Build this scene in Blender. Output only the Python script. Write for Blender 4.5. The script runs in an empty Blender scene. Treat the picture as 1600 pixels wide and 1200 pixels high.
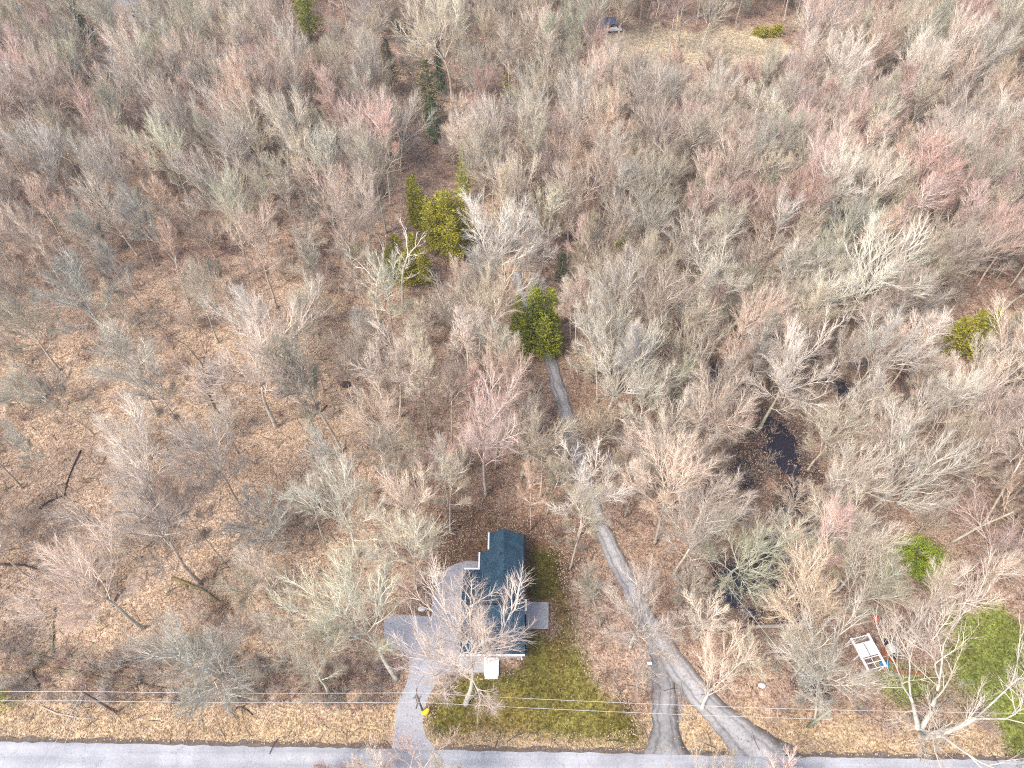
import bpy, math, random
import numpy as np
from mathutils import Vector, Matrix
R = math.radians
rng = random.Random(11)
nrg = np.random.RandomState(5)
scn = bpy.context.scene
C = scn.collection

# ------------------------------------------------------------------ camera, light
CAM_H, PITCH, FPX = 90.0, R(51.7), 1113.0
cd = bpy.data.cameras.new('camera'); cam = bpy.data.objects.new('camera', cd); C.objects.link(cam)
cd.sensor_width = 36; cd.lens = 36 * FPX / 1600; cd.clip_end = 6000
cam.location = (0, 0, CAM_H); cam.rotation_euler = (math.pi / 2 - PITCH, 0, 0)
scn.camera = cam
SUN_EL, SUN_AZ = R(52), R(232)          # azimuth clockwise from +Y: light comes from the near left
w = bpy.data.worlds.new('World'); scn.world = w; w.use_nodes = True
nt = w.node_tree
sky = nt.nodes.new('ShaderNodeTexSky'); sky.sky_type = 'NISHITA'; sky.sun_disc = False
sky.sun_elevation = SUN_EL; sky.sun_rotation = SUN_AZ; sky.air_density = 1.0; sky.dust_density = 3.0; sky.ozone_density = 1.0
bg = nt.nodes['Background']; bg.inputs['Strength'].default_value = 0.15
nt.links.new(sky.outputs[0], bg.inputs[0])
sl = bpy.data.lights.new('sun', 'SUN'); sun = bpy.data.objects.new('sun', sl); C.objects.link(sun)
sl.energy = 1.9; sl.angle = R(22); sl.color = (1.0, 0.95, 0.88)
sd = Vector((math.sin(SUN_AZ) * math.cos(SUN_EL), math.cos(SUN_AZ) * math.cos(SUN_EL), math.sin(SUN_EL)))
sun.rotation_euler = sd.to_track_quat('Z', 'Y').to_euler()
scn.view_settings.view_transform = 'Standard'; scn.view_settings.look = 'None'
scn.view_settings.gamma = 1; scn.view_settings.use_curve_mapping = False
scn.view_settings.exposure = 1.07
scn.cycles.max_bounces = 5; scn.cycles.diffuse_bounces = 3; scn.cycles.glossy_bounces = 2
scn.cycles.use_denoising = False; scn.cycles.pixel_filter_type = 'BLACKMAN_HARRIS'; scn.cycles.filter_width = 1.15

# ------------------------------------------------------------------ helpers
CP, SP = math.cos(PITCH), math.sin(PITCH)
def at(px, py, z=0.0):
    """the place on the level z that the photograph shows at this pixel (1600 x 1200)"""
    u, v = (px - 800) / FPX, (600 - py) / FPX
    d = (u, CP + v * SP, -SP + v * CP)
    t = (z - CAM_H) / d[2]
    return Vector((d[0] * t, d[1] * t, z))
def px_of(x, y, z=0.0):
    dz = z - CAM_H
    zc = y * CP - dz * SP; v = y * SP + dz * CP
    return 800 + FPX * x / zc, 600 - FPX * v / zc
def tag(o, label=None, cat=None, group=None, kind=None):
    if label: o['label'] = label
    if cat: o['category'] = cat
    if group: o['group'] = group
    if kind: o['kind'] = kind
    return o
def empty(name, loc, rz=0.0, s=1.0):
    o = bpy.data.objects.new(name, None); C.objects.link(o)
    o.location = loc; o.rotation_euler = (0, 0, rz)
    o.scale = (s, s, s) if not isinstance(s, tuple) else s
    o.empty_display_size = 0.3
    return o
def link(name, me, parent=None):
    o = bpy.data.objects.new(name, me); C.objects.link(o)
    if parent: o.parent = parent
    return o
class MB:
    def __init__(s): s.v = []; s.f = []; s.m = []
    def quad(s, a, b, c, d, m=0):
        n = len(s.v); s.v += [a, b, c, d]; s.f.append((n, n + 1, n + 2, n + 3)); s.m.append(m)
    def box(s, c, d, rz=0.0, m=0, bev=0.0):
        cx, cy, cz = c; hx, hy, hz = d[0] / 2, d[1] / 2, d[2] / 2
        n = len(s.v); co, si = math.cos(rz), math.sin(rz)
        for dz in (-hz, hz):
            for dx, dy in ((-hx, -hy), (hx, -hy), (hx, hy), (-hx, hy)):
                s.v.append((cx + dx * co - dy * si, cy + dx * si + dy * co, cz + dz))
        for q in ((0, 3, 2, 1), (4, 5, 6, 7), (0, 1, 5, 4), (1, 2, 6, 5), (2, 3, 7, 6), (3, 0, 4, 7)):
            s.f.append(tuple(n + i for i in q)); s.m.append(m)
    def tube(s, P, Rr, sides=6, m=0, cap=True):
        n0 = len(s.v); k = len(P)
        for i in range(k):
            a = P[max(i - 1, 0)]; b = P[min(i + 1, k - 1)]
            dx, dy, dz = b[0] - a[0], b[1] - a[1], b[2] - a[2]
            L = math.sqrt(dx * dx + dy * dy + dz * dz) or 1e-6
            dx /= L; dy /= L; dz /= L
            if abs(dz) < 0.9: ux, uy, uz = -dy, dx, 0.0
            else: ux, uy, uz = 0.0, -dz, dy
            l2 = math.sqrt(ux * ux + uy * uy + uz * uz) or 1e-6
            ux /= l2; uy /= l2; uz /= l2
            vx, vy, vz = dy * uz - dz * uy, dz * ux - dx * uz, dx * uy - dy * ux
            r = Rr[i]; p = P[i]
            if r <= 0 and i == k - 1:
                s.v.append(tuple(p)); break
            for j in range(sides):
                t = 2 * math.pi * j / sides; c_, s_ = math.cos(t) * r, math.sin(t) * r
                s.v.append((p[0] + ux * c_ + vx * s_, p[1] + uy * c_ + vy * s_, p[2] + uz * c_ + vz * s_))
        for i in range(k - 1):
            a = n0 + i * sides
            if i == k - 2 and Rr[-1] <= 0:
                t = n0 + (k - 1) * sides
                for j in range(sides): s.f.append((a + j, a + (j + 1) % sides, t)); s.m.append(m)
            else:
                b = a + sides
                for j in range(sides):
                    j2 = (j + 1) % sides
                    s.f.append((a + j, a + j2, b + j2, b + j)); s.m.append(m)
        if cap:
            s.f.append(tuple(n0 + j for j in reversed(range(sides)))); s.m.append(m)
            if Rr[-1] > 0: s.f.append(tuple(n0 + (k - 1) * sides + j for j in range(sides))); s.m.append(m)
    def poly(s, pts, z0, z1, m=0):
        """a prism over a ground outline"""
        n = len(s.v); k = len(pts)
        s.v += [(p[0], p[1], z0) for p in pts] + [(p[0], p[1], z1) for p in pts]
        s.f.append(tuple(n + k + i for i in range(k))); s.m.append(m)
        s.f.append(tuple(n + i for i in reversed(range(k)))); s.m.append(m)
        for i in range(k):
            j = (i + 1) % k; s.f.append((n + i, n + j, n + k + j, n + k + i)); s.m.append(m)
    def mesh(s, name, mats, smooth=False):
        me = bpy.data.meshes.new(name); me.from_pydata(s.v, [], s.f); me.update()
        mats = mats if isinstance(mats, (list, tuple)) else [mats]
        for mt in mats: me.materials.append(mt)
        if len(mats) > 1: me.polygons.foreach_set('material_index', s.m)
        if smooth: me.polygons.foreach_set('use_smooth', [True] * len(s.f))
        return me
    def obj(s, name, mats, parent=None, smooth=False):
        return link(name, s.mesh(name, mats, smooth), parent)

# ------------------------------------------------------------------ materials
def mat(name, col=(.5, .5, .5), rough=.85, spec=.25, metal=0.0):
    m = bpy.data.materials.new(name); m.use_nodes = True
    b = m.node_tree.nodes['Principled BSDF']
    b.inputs['Base Color'].default_value = (*col, 1); b.inputs['Roughness'].default_value = rough
    b.inputs['Specular IOR Level'].default_value = spec; b.inputs['Metallic'].default_value = metal
    return m
class NG:
    def __init__(s, m): s.t = m.node_tree; s.n = s.t.nodes; s.b = s.n['Principled BSDF']
    def l(s, a, b): s.t.links.new(a, b)
    def put(s, sock, val):
        if isinstance(val, bpy.types.NodeSocket): s.l(val, sock)
        elif isinstance(val, (tuple, list)) and len(val) == 3 and sock.type == 'RGBA': sock.default_value = (*val, 1)
        else: sock.default_value = val
    def pos(s):
        g = s.n.new('ShaderNodeNewGeometry'); return g.outputs['Position']
    def objc(s): return s.n.new('ShaderNodeTexCoord').outputs['Object']
    def noise(s, sc, det=3, vec=None, rough=.55, out=0):
        n = s.n.new('ShaderNodeTexNoise'); n.inputs['Scale'].default_value = sc
        n.inputs['Detail'].default_value = det; n.inputs['Roughness'].default_value = rough
        if vec is not None: s.l(vec, n.inputs['Vector'])
        return n.outputs[out]
    def voro(s, sc, vec=None, out='Color', rnd=1.0):
        n = s.n.new('ShaderNodeTexVoronoi'); n.inputs['Scale'].default_value = sc; n.inputs['Randomness'].default_value = rnd
        if vec is not None: s.l(vec, n.inputs['Vector'])
        return n.outputs[out]
    def ramp(s, fac, stops):
        r = s.n.new('ShaderNodeValToRGB'); s.l(fac, r.inputs[0]); e = r.color_ramp.elements
        while len(e) < len(stops): e.new(.5)
        for k, (p, c) in enumerate(stops):
            e[k].position = p; e[k].color = (*c, 1) if isinstance(c, (tuple, list)) else (c, c, c, 1)
        return r.outputs[0]
    def mix(s, f, a, b, mode='MIX'):
        n = s.n.new('ShaderNodeMix'); n.data_type = 'RGBA'; n.blend_type = mode
        s.put(n.inputs[0], f); s.put(n.inputs[6], a); s.put(n.inputs[7], b)
        return n.outputs[2]
    def math(s, op, a, b=0.0, clamp=False):
        n = s.n.new('ShaderNodeMath'); n.operation = op; n.use_clamp = clamp
        s.put(n.inputs[0], a); s.put(n.inputs[1], b); return n.outputs[0]
    def attr(s, name, out='Color'):
        n = s.n.new('ShaderNodeAttribute'); n.attribute_name = name; return n.outputs[out]
    def scale(s, vec, k):
        n = s.n.new('ShaderNodeVectorMath'); n.operation = 'MULTIPLY'; s.l(vec, n.inputs[0]); n.inputs[1].default_value = k
        return n.outputs[0]
    def color(s, c): s.put(s.b.inputs['Base Color'], c)
    def bump(s, h, st=.5, d=.05):
        n = s.n.new('ShaderNodeBump'); n.inputs['Strength'].default_value = st; n.inputs['Distance'].default_value = d
        s.l(h, n.inputs['Height']); s.l(n.outputs[0], s.b.inputs['Normal'])
def sep_value(g, col):
    n = g.n.new('ShaderNodeSeparateColor'); g.l(col, n.inputs[0]); return n.outputs

# wood: the tree's own colour is carried by the object colour
def wood_mat(name, k_obj, grey, lo, hi, patch):
    m = mat(name, rough=.9, spec=.1); g = NG(m)
    oi = g.n.new('ShaderNodeObjectInfo')
    base = g.mix(k_obj, grey, oi.outputs['Color'])
    r = g.math('MULTIPLY_ADD', oi.outputs['Random'], hi - lo); r.node.inputs[2].default_value = lo
    rr = g.math('FRACT', g.math('MULTIPLY', oi.outputs['Random'], 17.31))
    hue = g.ramp(rr, [(0, (1.07, .96, .90)), (.5, (1, 1, 1)), (1, (.95, 1.02, .97))])
    c = g.mix(1.0, base, hue, 'MULTIPLY')
    vm = g.n.new('ShaderNodeVectorMath'); vm.operation = 'SCALE'; g.l(c, vm.inputs[0]); g.l(r, vm.inputs['Scale'])
    nz = g.ramp(g.noise(patch, 4, g.objc()), [(.3, .55), (.52, .95), (.7, 1.12)])
    g.color(g.mix(1.0, vm.outputs[0], nz, 'MULTIPLY'))
    return m
M = {}
M['bark'] = wood_mat('bark', .35, (.58, .54, .46), .8, 1.2, 1.1)
M['limb'] = wood_mat('limb_bark', .5, (.68, .64, .57), .8, 1.2, .8)
M['twig'] = wood_mat('twig', 1.0, (.5, .5, .5), .68, 1.2, .5)
M['dark_bark'] = mat('dark_bark', (.07, .055, .05)); M['white_bark'] = mat('white_bark', (.72, .68, .62))
g = NG(M['white_bark']); g.color(g.ramp(g.noise(1.2, 4, g.scale(g.objc(), (1, 1, 3))), [(.32, (.30, .24, .20)), (.42, (.70, .64, .56)), (1, (.78, .74, .68))]))
def leafmat(name, a, b, c):
    m = mat(name, rough=.8, spec=.15); g = NG(m); oi = g.n.new('ShaderNodeObjectInfo')
    v = g.ramp(g.noise(.9, 4, g.objc()), [(.25, a), (.45, b), (.66, c)])
    g.color(g.mix(1.0, v, g.ramp(oi.outputs['Random'], [(0, .85), (1, 1.15)]), 'MULTIPLY'))
    g.b.inputs['Subsurface Weight'].default_value = 0
    return m
M['cedar'] = leafmat('cedar_foliage', (.11, .13, .02), (.29, .275, .03), (.44, .38, .05))
M['pine'] = leafmat('pine_foliage', (.10, .16, .03), (.26, .30, .035), (.42, .41, .05))
M['ivy'] = leafmat('juniper_foliage', (.14, .20, .03), (.28, .36, .04), (.42, .46, .06))
M['spruce'] = leafmat('spruce_foliage', (.02, .05, .028), (.05, .10, .045), (.12, .17, .07))
M['oldfir'] = leafmat('sparse_foliage', (.09, .09, .05), (.20, .18, .09), (.34, .29, .15))

# ground: base tint from a vertex layer of where leaves, soil, grass and mud lie
M['ground'] = mat('leaf_litter_ground', rough=1.0, spec=.05); g = NG(M['ground']); P = g.pos()
tint = g.attr('tint')
cell = g.voro(4.6, P); sv = sep_value(g, cell)
leaf = g.ramp(sv[0], [(0, (.5, .44, .40)), (.25, (.82, .77, .73)), (.55, (1.0, .98, .96)), (.8, (1.1, 1.1, 1.08)), (1, (1.25, 1.24, 1.2))])
cell2 = g.voro(7.5, P); sv2 = sep_value(g, cell2)
leaf2 = g.ramp(sv2[1], [(0, (.62, .58, .55)), (.5, (1, 1, 1)), (1, (1.4, 1.32, 1.2))])
mot = g.ramp(g.noise(.16, 5, P), [(.28, (.66, .62, .60)), (.5, (1, 1, 1)), (.75, (1.18, 1.15, 1.1))])
mot2 = g.ramp(g.noise(.9, 4, P), [(.3, (.72, .70, .68)), (.7, (1.18, 1.18, 1.18))])
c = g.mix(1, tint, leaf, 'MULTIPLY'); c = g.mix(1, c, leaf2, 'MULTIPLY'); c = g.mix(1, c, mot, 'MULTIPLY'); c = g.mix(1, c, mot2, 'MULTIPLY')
mossf = g.ramp(g.noise(.55, 5, P), [(.66, 0.0), (.72, .45)])
c = g.mix(mossf, c, (.24, .20, .08))
g.color(c); g.bump(g.math('ADD', sv[0], g.math('MULTIPLY', g.noise(1.3, 4, P), 2.0)), .8, .12)

def stony(name, a, b, c_, sc=9.0, rough=.95):
    m = mat(name, rough=rough, spec=.2); g = NG(m); P = g.pos()
    v = g.ramp(g.noise(sc, 5, P, .7), [(.25, a), (.5, b), (.8, c_)])
    l = g.ramp(g.noise(.22, 4, P), [(.3, (.82, .82, .83)), (.7, (1.1, 1.1, 1.1))])
    g.color(g.mix(1, v, l, 'MULTIPLY')); g.bump(g.noise(sc * 1.5, 3, P), .4, .04)
    return m, g
M['asphalt'], g = stony('road_asphalt', (.30, .305, .325), (.37, .375, .395), (.45, .455, .475), 6)
P = g.pos()
str_ = g.ramp(g.noise(1.0, 4, g.scale(P, (.035, 1.1, 1))), [(.3, (.80, .81, .83)), (.5, (1, 1, 1)), (.7, (1.14, 1.12, 1.12))])
old = g.b.inputs['Base Color'].links[0].from_socket; c = g.mix(1, old, str_, 'MULTIPLY')
crk = g.n.new('ShaderNodeTexVoronoi'); crk.feature = 'DISTANCE_TO_EDGE'; crk.inputs['Scale'].default_value = .45
wv = g.n.new('ShaderNodeVectorMath'); wv.operation = 'ADD'; g.l(P, wv.inputs[0]); g.l(g.noise(1.2, 3, P, out=1), wv.inputs[1]); g.l(wv.outputs[0], crk.inputs['Vector'])
c = g.mix(g.ramp(crk.outputs['Distance'], [(.0, .5), (.014, 0.0)]), c, (.15, .15, .15))
c = g.mix(1, c, g.ramp(g.noise(.18, 4, P), [(.35, (.84, .84, .85)), (.6, (1.08, 1.07, 1.06))]), 'MULTIPLY'); g.color(c)
M['gravel'], g = stony('drive_gravel', (.27, .26, .28), (.38, .375, .395), (.50, .49, .51), 4.5)
M['edge_dirt'] = stony('edge_dirt', (.07, .055, .045), (.13, .10, .08), (.24, .19, .15), 3)[0]
M['dust'] = stony('dusty_gravel', (.10, .085, .08), (.24, .21, .20), (.36, .33, .32), 1.6)[0]
M['concrete'] = stony('concrete', (.30, .29, .29), (.38, .37, .37), (.45, .44, .44), 3)[0]
# the lane: u runs across, so the wheel tracks and the crown between them follow it
def lane_mat(name, k, amp):
    m = mat(name, rough=.95, spec=.15); g = NG(m); P = g.pos()
    uv = g.n.new('ShaderNodeUVMap').outputs[0]; sx = g.n.new('ShaderNodeSeparateXYZ'); g.l(uv, sx.inputs[0])
    uw = g.math('ADD', sx.outputs[0], g.math('MULTIPLY', g.math('SUBTRACT', g.noise(.4, 5, P), .5), amp))
    q = lambda v, t=(1, .965, .955): tuple(v * k * c for c in t)
    prof = g.ramp(uw, [(.0, q(.10, (1, .85, .75))), (.10, q(.20, (1, .9, .86))), (.20, q(.36)), (.27, q(.25)), (.34, q(.38)), (.5, q(.44)), (.66, q(.38)), (.72, q(.22)), (.80, q(.36)), (.92, q(.32)), (1, q(.18, (1, .88, .8)))])
    pt = g.ramp(g.noise(2.5, 6, P, .75), [(.25, (.55, .53, .51)), (.5, (1, 1, 1)), (.8, (1.35, 1.35, 1.35))])
    lv = g.ramp(g.noise(.25, 5, P), [(.3, .66), (.5, 1.0), (.7, 1.15)])
    g.color(g.mix(1, g.mix(1, prof, pt, 'MULTIPLY'), lv, 'MULTIPLY')); g.bump(g.noise(4, 3, P), .4, .05); return m
M['lane'] = lane_mat('lane_gravel', .98, .2); M['lane_muddy'] = lane_mat('muddy_gravel', .66, .6)
M['water'] = mat('swamp_water', (.02, .018, .028), rough=.22, spec=.5); g = NG(M['water']); g.bump(g.noise(1.5, 3, g.pos()), .15, .02)
# roof shingles, courses along the object's own axes
M['shingle'] = mat('roof_shingles', rough=.85, spec=.2); g = NG(M['shingle'])
uv = g.n.new('ShaderNodeUVMap').outputs[0]
br = g.n.new('ShaderNodeTexBrick'); g.l(uv, br.inputs[0]); br.inputs['Scale'].default_value = 1
br.inputs['Brick Width'].default_value = .33; br.inputs['Row Height'].default_value = .20; br.inputs['Mortar Size'].default_value = .018
br.inputs['Color1'].default_value = (.028, .066, .105, 1); br.inputs['Color2'].default_value = (.046, .10, .145, 1); br.inputs['Mortar'].default_value = (.006, .012, .02, 1)
g.color(g.mix(1, br.outputs[0], g.ramp(g.noise(.7, 5, g.pos()), [(.3, (.7, .75, .78)), (.7, (1.3, 1.25, 1.2))]), 'MULTIPLY')); g.bump(br.outputs['Fac'], .5, .02)
M['white'] = mat('white_paint', (.82, .82, .83), .5, .4); M['siding'] = mat('siding', (.42, .43, .44), .6, .3)
M['glass'] = mat('window_glass', (.03, .04, .05), .08, .6); M['door'] = mat('door_paint', (.10, .05, .04), .5, .4)
M['chimney'] = mat('chimney_masonry', (.55, .50, .47)); M['metal'] = mat('galvanised', (.5, .51, .53), .4, .5, .8)
M['pole'] = mat('pole_timber', (.20, .16, .14)); M['pole_green'] = mat('treated_pole', (.30, .34, .24)); M['wire'] = mat('wire', (.55, .54, .52), .5, .4)
M['yellow'] = mat('yellow_plastic', (.85, .50, .01), .5, .4); M['porcelain'] = mat('insulator', (.35, .38, .40), .3, .5)
M['blue'] = mat('blue_tarp', (.05, .24, .45), .5, .4); M['rust'] = mat('rusty_wood', (.30, .11, .06)); M['red'] = mat('red_plastic', (.42, .07, .045), .5, .4)
M['pale'] = mat('pale_stone', (.60, .58, .55)); M['black'] = mat('black_plastic', (.03, .03, .035), .6, .3); M['dblue'] = mat('blue_paint', (.14, .18, .28), .4, .5)
g = NG(M['pole']); g.color(g.ramp(g.noise(2, 3, g.scale(g.objc(), (3, 3, .3))), [(.3, (.12, .09, .08)), (.7, (.28, .23, .20))]))
def logmat(name, a, b, c_):
    m = mat(name, rough=.95, spec=.1); g = NG(m); g.color(g.ramp(g.noise(1.1, 5, g.pos(), .65), [(.3, a), (.52, b), (.72, c_)])); g.bump(g.noise(6, 3, g.pos()), .5, .03); return m
M['log_moss'] = logmat('mossy_log', (.12, .09, .055), (.20, .16, .07), (.25, .23, .08))
M['log_dark'] = logmat('dark_log', (.03, .022, .02), (.07, .05, .045), (.16, .12, .10))
M['log_pale'] = logmat('pale_log', (.26, .21, .17), (.42, .36, .30), (.58, .52, .45))
def vcolmat(name, rough=.95):
    m = mat(name, rough=rough, spec=.1); g = NG(m); g.color(g.attr('tint')); return m
M['brush'] = vcolmat('brush_twigs'); M['leafbits'] = vcolmat('fallen_leaves'); M['grassbits'] = vcolmat('grass_blades')

# ------------------------------------------------------------------ plan of the place
def W(pts, z=0.0): return [tuple(at(x, y, z))[:2] for x, y in pts]
road_a, road_b = at(0, 1159), at(1000, 1178)
rdir = (road_b - road_a).normalized(); rnor = Vector((rdir.y, -rdir.x, 0))       # rnor points to the camera's side
drive_px = [(613, 1190), (613, 1173), (617, 1135), (622, 1100), (632, 1072), (640, 1053), (638, 1028), (630, 1018), (607, 1010), (600, 993), (600, 975), (606, 963),
            (640, 961), (673, 963), (675, 940), (680, 915), (688, 900), (700, 888), (715, 880), (735, 876), (752, 878), (752, 960), (760, 1050), (705, 1050), (690, 1056), (676, 1075),
            (667, 1095), (661, 1120), (664, 1150), (680, 1172), (690, 1192)]
lane_px = [(806, 425, 16), (812, 450, 17), (822, 478, 19), (834, 505, 20), (848, 532, 22), (858, 558, 24), (866, 585, 26), (875, 615, 27), (884, 645, 28), (894, 680, 29), (905, 715, 30), (915, 750, 30), (925, 785, 31), (936, 815, 32),
           (950, 848, 34), (966, 880, 36), (984, 915, 38), (1001, 950, 42), (1020, 985, 46), (1043, 1020, 52), (1066, 1052, 54), (1092, 1085, 54), (1120, 1115, 56), (1152, 1145, 74), (1188, 1180, 104), (1205, 1200, 130)]
fork_px = [(1022, 985, 28), (1028, 1015, 34), (1034, 1045, 38), (1037, 1075, 38), (1038, 1105, 38), (1040, 1135, 42), (1042, 1165, 56), (1044, 1182, 80)]
lawn_px = [(832, 858), (872, 862), (893, 940), (900, 1010), (930, 1060), (985, 1090), (990, 1150), (940, 1158), (700, 1158), (672, 1150), (674, 1110), (700, 1066), (822, 1040), (822, 990), (858, 985), (862, 945), (835, 930)]
rlawn_px = [[(1370, 845), (1420, 840), (1478, 880), (1490, 915), (1440, 925), (1400, 900)], [(1480, 930), (1560, 925), (1640, 1000), (1700, 1200), (1600, 1200), (1560, 1130), (1500, 1060), (1480, 1000)],
            [(1400, 1055), (1445, 1062), (1445, 1085), (1410, 1082)], [(1540, 1060), (1640, 1060), (1640, 1240), (1590, 1190)], [(1270, 850), (1330, 845), (1345, 880), (1290, 885)]]
clear_px = [(925, 56), (1000, 42), (1090, 42), (1190, 56), (1270, 78), (1262, 112), (1180, 112), (1080, 108), (1000, 110), (930, 98)]
pools = [(1192, 668, 30), (1210, 700, 36), (1242, 738, 28), (1182, 722, 26), (1160, 748, 20), (1236, 775, 20), (1215, 820, 12), (1212, 860, 20), (1190, 885, 24), (1158, 905, 28), (1135, 925, 22), (1205, 935, 26), (1180, 960, 16), (1230, 975, 18),
         (1250, 1010, 14), (1266, 1045, 16), (1262, 1075, 12), (1285, 1082, 9), (1440, 375, 15), (1250, 332, 10), (1358, 328, 9), (1308, 350, 10), (1388, 118, 10), (1375, 100, 8), (1110, 245, 6), (797, 245, 8), (872, 236, 6), (632, 40, 11), (634, 66, 9),
         (1120, 160, 8), (1285, 560, 13), (1570, 322, 9), (1325, 610, 12), (1500, 180, 6), (1415, 395, 10), (1030, 395, 6), (1110, 380, 7), (1150, 640, 10), (1340, 565, 9), (1120, 590, 9), (1545, 200, 5), (1020, 160, 7), (1255, 160, 7), (1060, 260, 6), (1210, 450, 8), (1150, 420, 9)]
for seg in ([(1190, 640), (1205, 680), (1225, 720), (1240, 755), (1230, 800), (1213, 850), (1192, 888), (1150, 908), (1125, 935)], [(1192, 888), (1215, 935), (1238, 980), (1258, 1020), (1266, 1055), (1288, 1088)], [(1190, 640), (1165, 600), (1125, 585), (1110, 560)], [(1325, 610), (1300, 580), (1285, 560)], [(1440, 375), (1415, 395), (1395, 420)], [(1250, 332), (1280, 345), (1308, 350), (1340, 335), (1358, 328)]):
    for (xa_, ya_), (xb_, yb_) in zip(seg, seg[1:]):
        nn = max(1, int(math.hypot(xb_ - xa_, yb_ - ya_) / 13))
        for k in range(nn): pools.append((xa_ + (xb_ - xa_) * k / nn + rng.uniform(-5, 5), ya_ + (yb_ - ya_) * k / nn, rng.uniform(12, 19) * (.55 + .45 * ya_ / 1000)))
pool_w = [(*tuple(at(x, y))[:2], (at(x + r, y) - at(x, y)).length * 1.25) for x, y, r in pools]
def strip_poly(pts):
    L, Rr = [], []
    for i, (x, y, wd) in enumerate(pts):
        wd *= .84 if y < 1060 else 1
        a = pts[max(i - 1, 0)]; b = pts[min(i + 1, len(pts) - 1)]
        c = at(x, y); d = (at(b[0], b[1]) - at(a[0], a[1])); d.z = 0; d.normalize()
        n = Vector((-d.y, d.x, 0)); e = (at(x + wd / 2, y) - at(x - wd / 2, y)).length / 2 * max(.72, abs(n.x))
        L.append(c + n * e); Rr.append(c - n * e)
    return L, Rr
def pip(x, y, poly):
    ins = np.zeros(x.shape, bool); n = len(poly)
    for i in range(n):
        x1, y1 = poly[i]; x2, y2 = poly[(i + 1) % n]
        c = ((y1 > y) != (y2 > y)) & (x < (x2 - x1) * (y - y1) / ((y2 - y1) or 1e-9) + x1)
        ins ^= c
    return ins
def pdist(x, y, poly, closed=True):
    d = np.full(x.shape, 1e9); n = len(poly)
    for i in range(n if closed else n - 1):
        x1, y1 = poly[i]; x2, y2 = poly[(i + 1) % n]
        dx, dy = x2 - x1, y2 - y1; L = dx * dx + dy * dy or 1e-9
        t = np.clip(((x - x1) * dx + (y - y1) * dy) / L, 0, 1)
        d = np.minimum(d, np.hypot(x - x1 - t * dx, y - y1 - t * dy))
    return d
def sdist(x, y, poly):
    d = pdist(x, y, poly); return np.where(pip(x, y, poly), -d, d)
lane_L, lane_R = strip_poly(lane_px); fork_L, fork_R = strip_poly(fork_px)
lane_poly = [tuple(p)[:2] for p in lane_L] + [tuple(p)[:2] for p in reversed(lane_R)]
fork_poly = [tuple(p)[:2] for p in fork_L] + [tuple(p)[:2] for p in reversed(fork_R)]
drive_poly = W(drive_px); lawn_poly = W(lawn_px); rlawn = [W(p) for p in rlawn_px]; clear_poly = W(clear_px)
hx0, hx1 = at(722, 1020, 3.6).x, at(819, 1020, 3.6).x
hy0, hy1 = at(770, 1023, 3.2).y, at(790, 834, 3.2).y
house_poly = [(hx0 - .3, hy0 - 1), (hx1 + 3.4, hy0 - 1), (hx1 + 3.4, hy1 + .5), (hx0 - .3, hy1 + .5)]
def wav(x, y, s, seed):
    r = np.random.RandomState(seed); o = 0
    for k in range(7):
        a = r.uniform(0, 6.28); f = s * r.uniform(.5, 2.2)
        o = o + np.sin((x * math.cos(a) + y * math.sin(a)) * f + r.uniform(0, 6.28)) / 7 ** .5
    return o
def road_d(x, y): return (x - road_a.x) * rnor.x + (y - road_a.y) * rnor.y     # > 0: road side
POOLA = np.array(pool_w)
def ground_z(x, y):
    x = np.asarray(x, float); y = np.asarray(y, float)
    z = .16 + .09 * wav(x, y, .12, 3) + .05 * wav(x, y, .6, 4)
    flat = np.minimum.reduce([sdist(x, y, lane_poly), sdist(x, y, fork_poly), sdist(x, y, drive_poly), sdist(x, y, house_poly), -road_d(x, y)])
    m = np.clip((flat - 1.6) / 4, 0, 1); m = m * m * (3 - 2 * m)
    dep = np.full(z.shape, -9.0)
    if x.size < 9:
        A_ = POOLA; dep = (1.25 - np.hypot(x[:, None] - A_[None, :, 0], y[:, None] - A_[None, :, 1]) / A_[None, :, 2]).max(1)
    else:
        for px_, py_, r in pool_w: dep = np.maximum(dep, 1.25 - np.hypot(x - px_, y - py_) / r)
    dep = np.clip(dep + .35 * wav(x, y, .7, 9), 0, 1)
    return np.where(-road_d(x, y) < 0, 0, z * m - .5 * dep * m)

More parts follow.
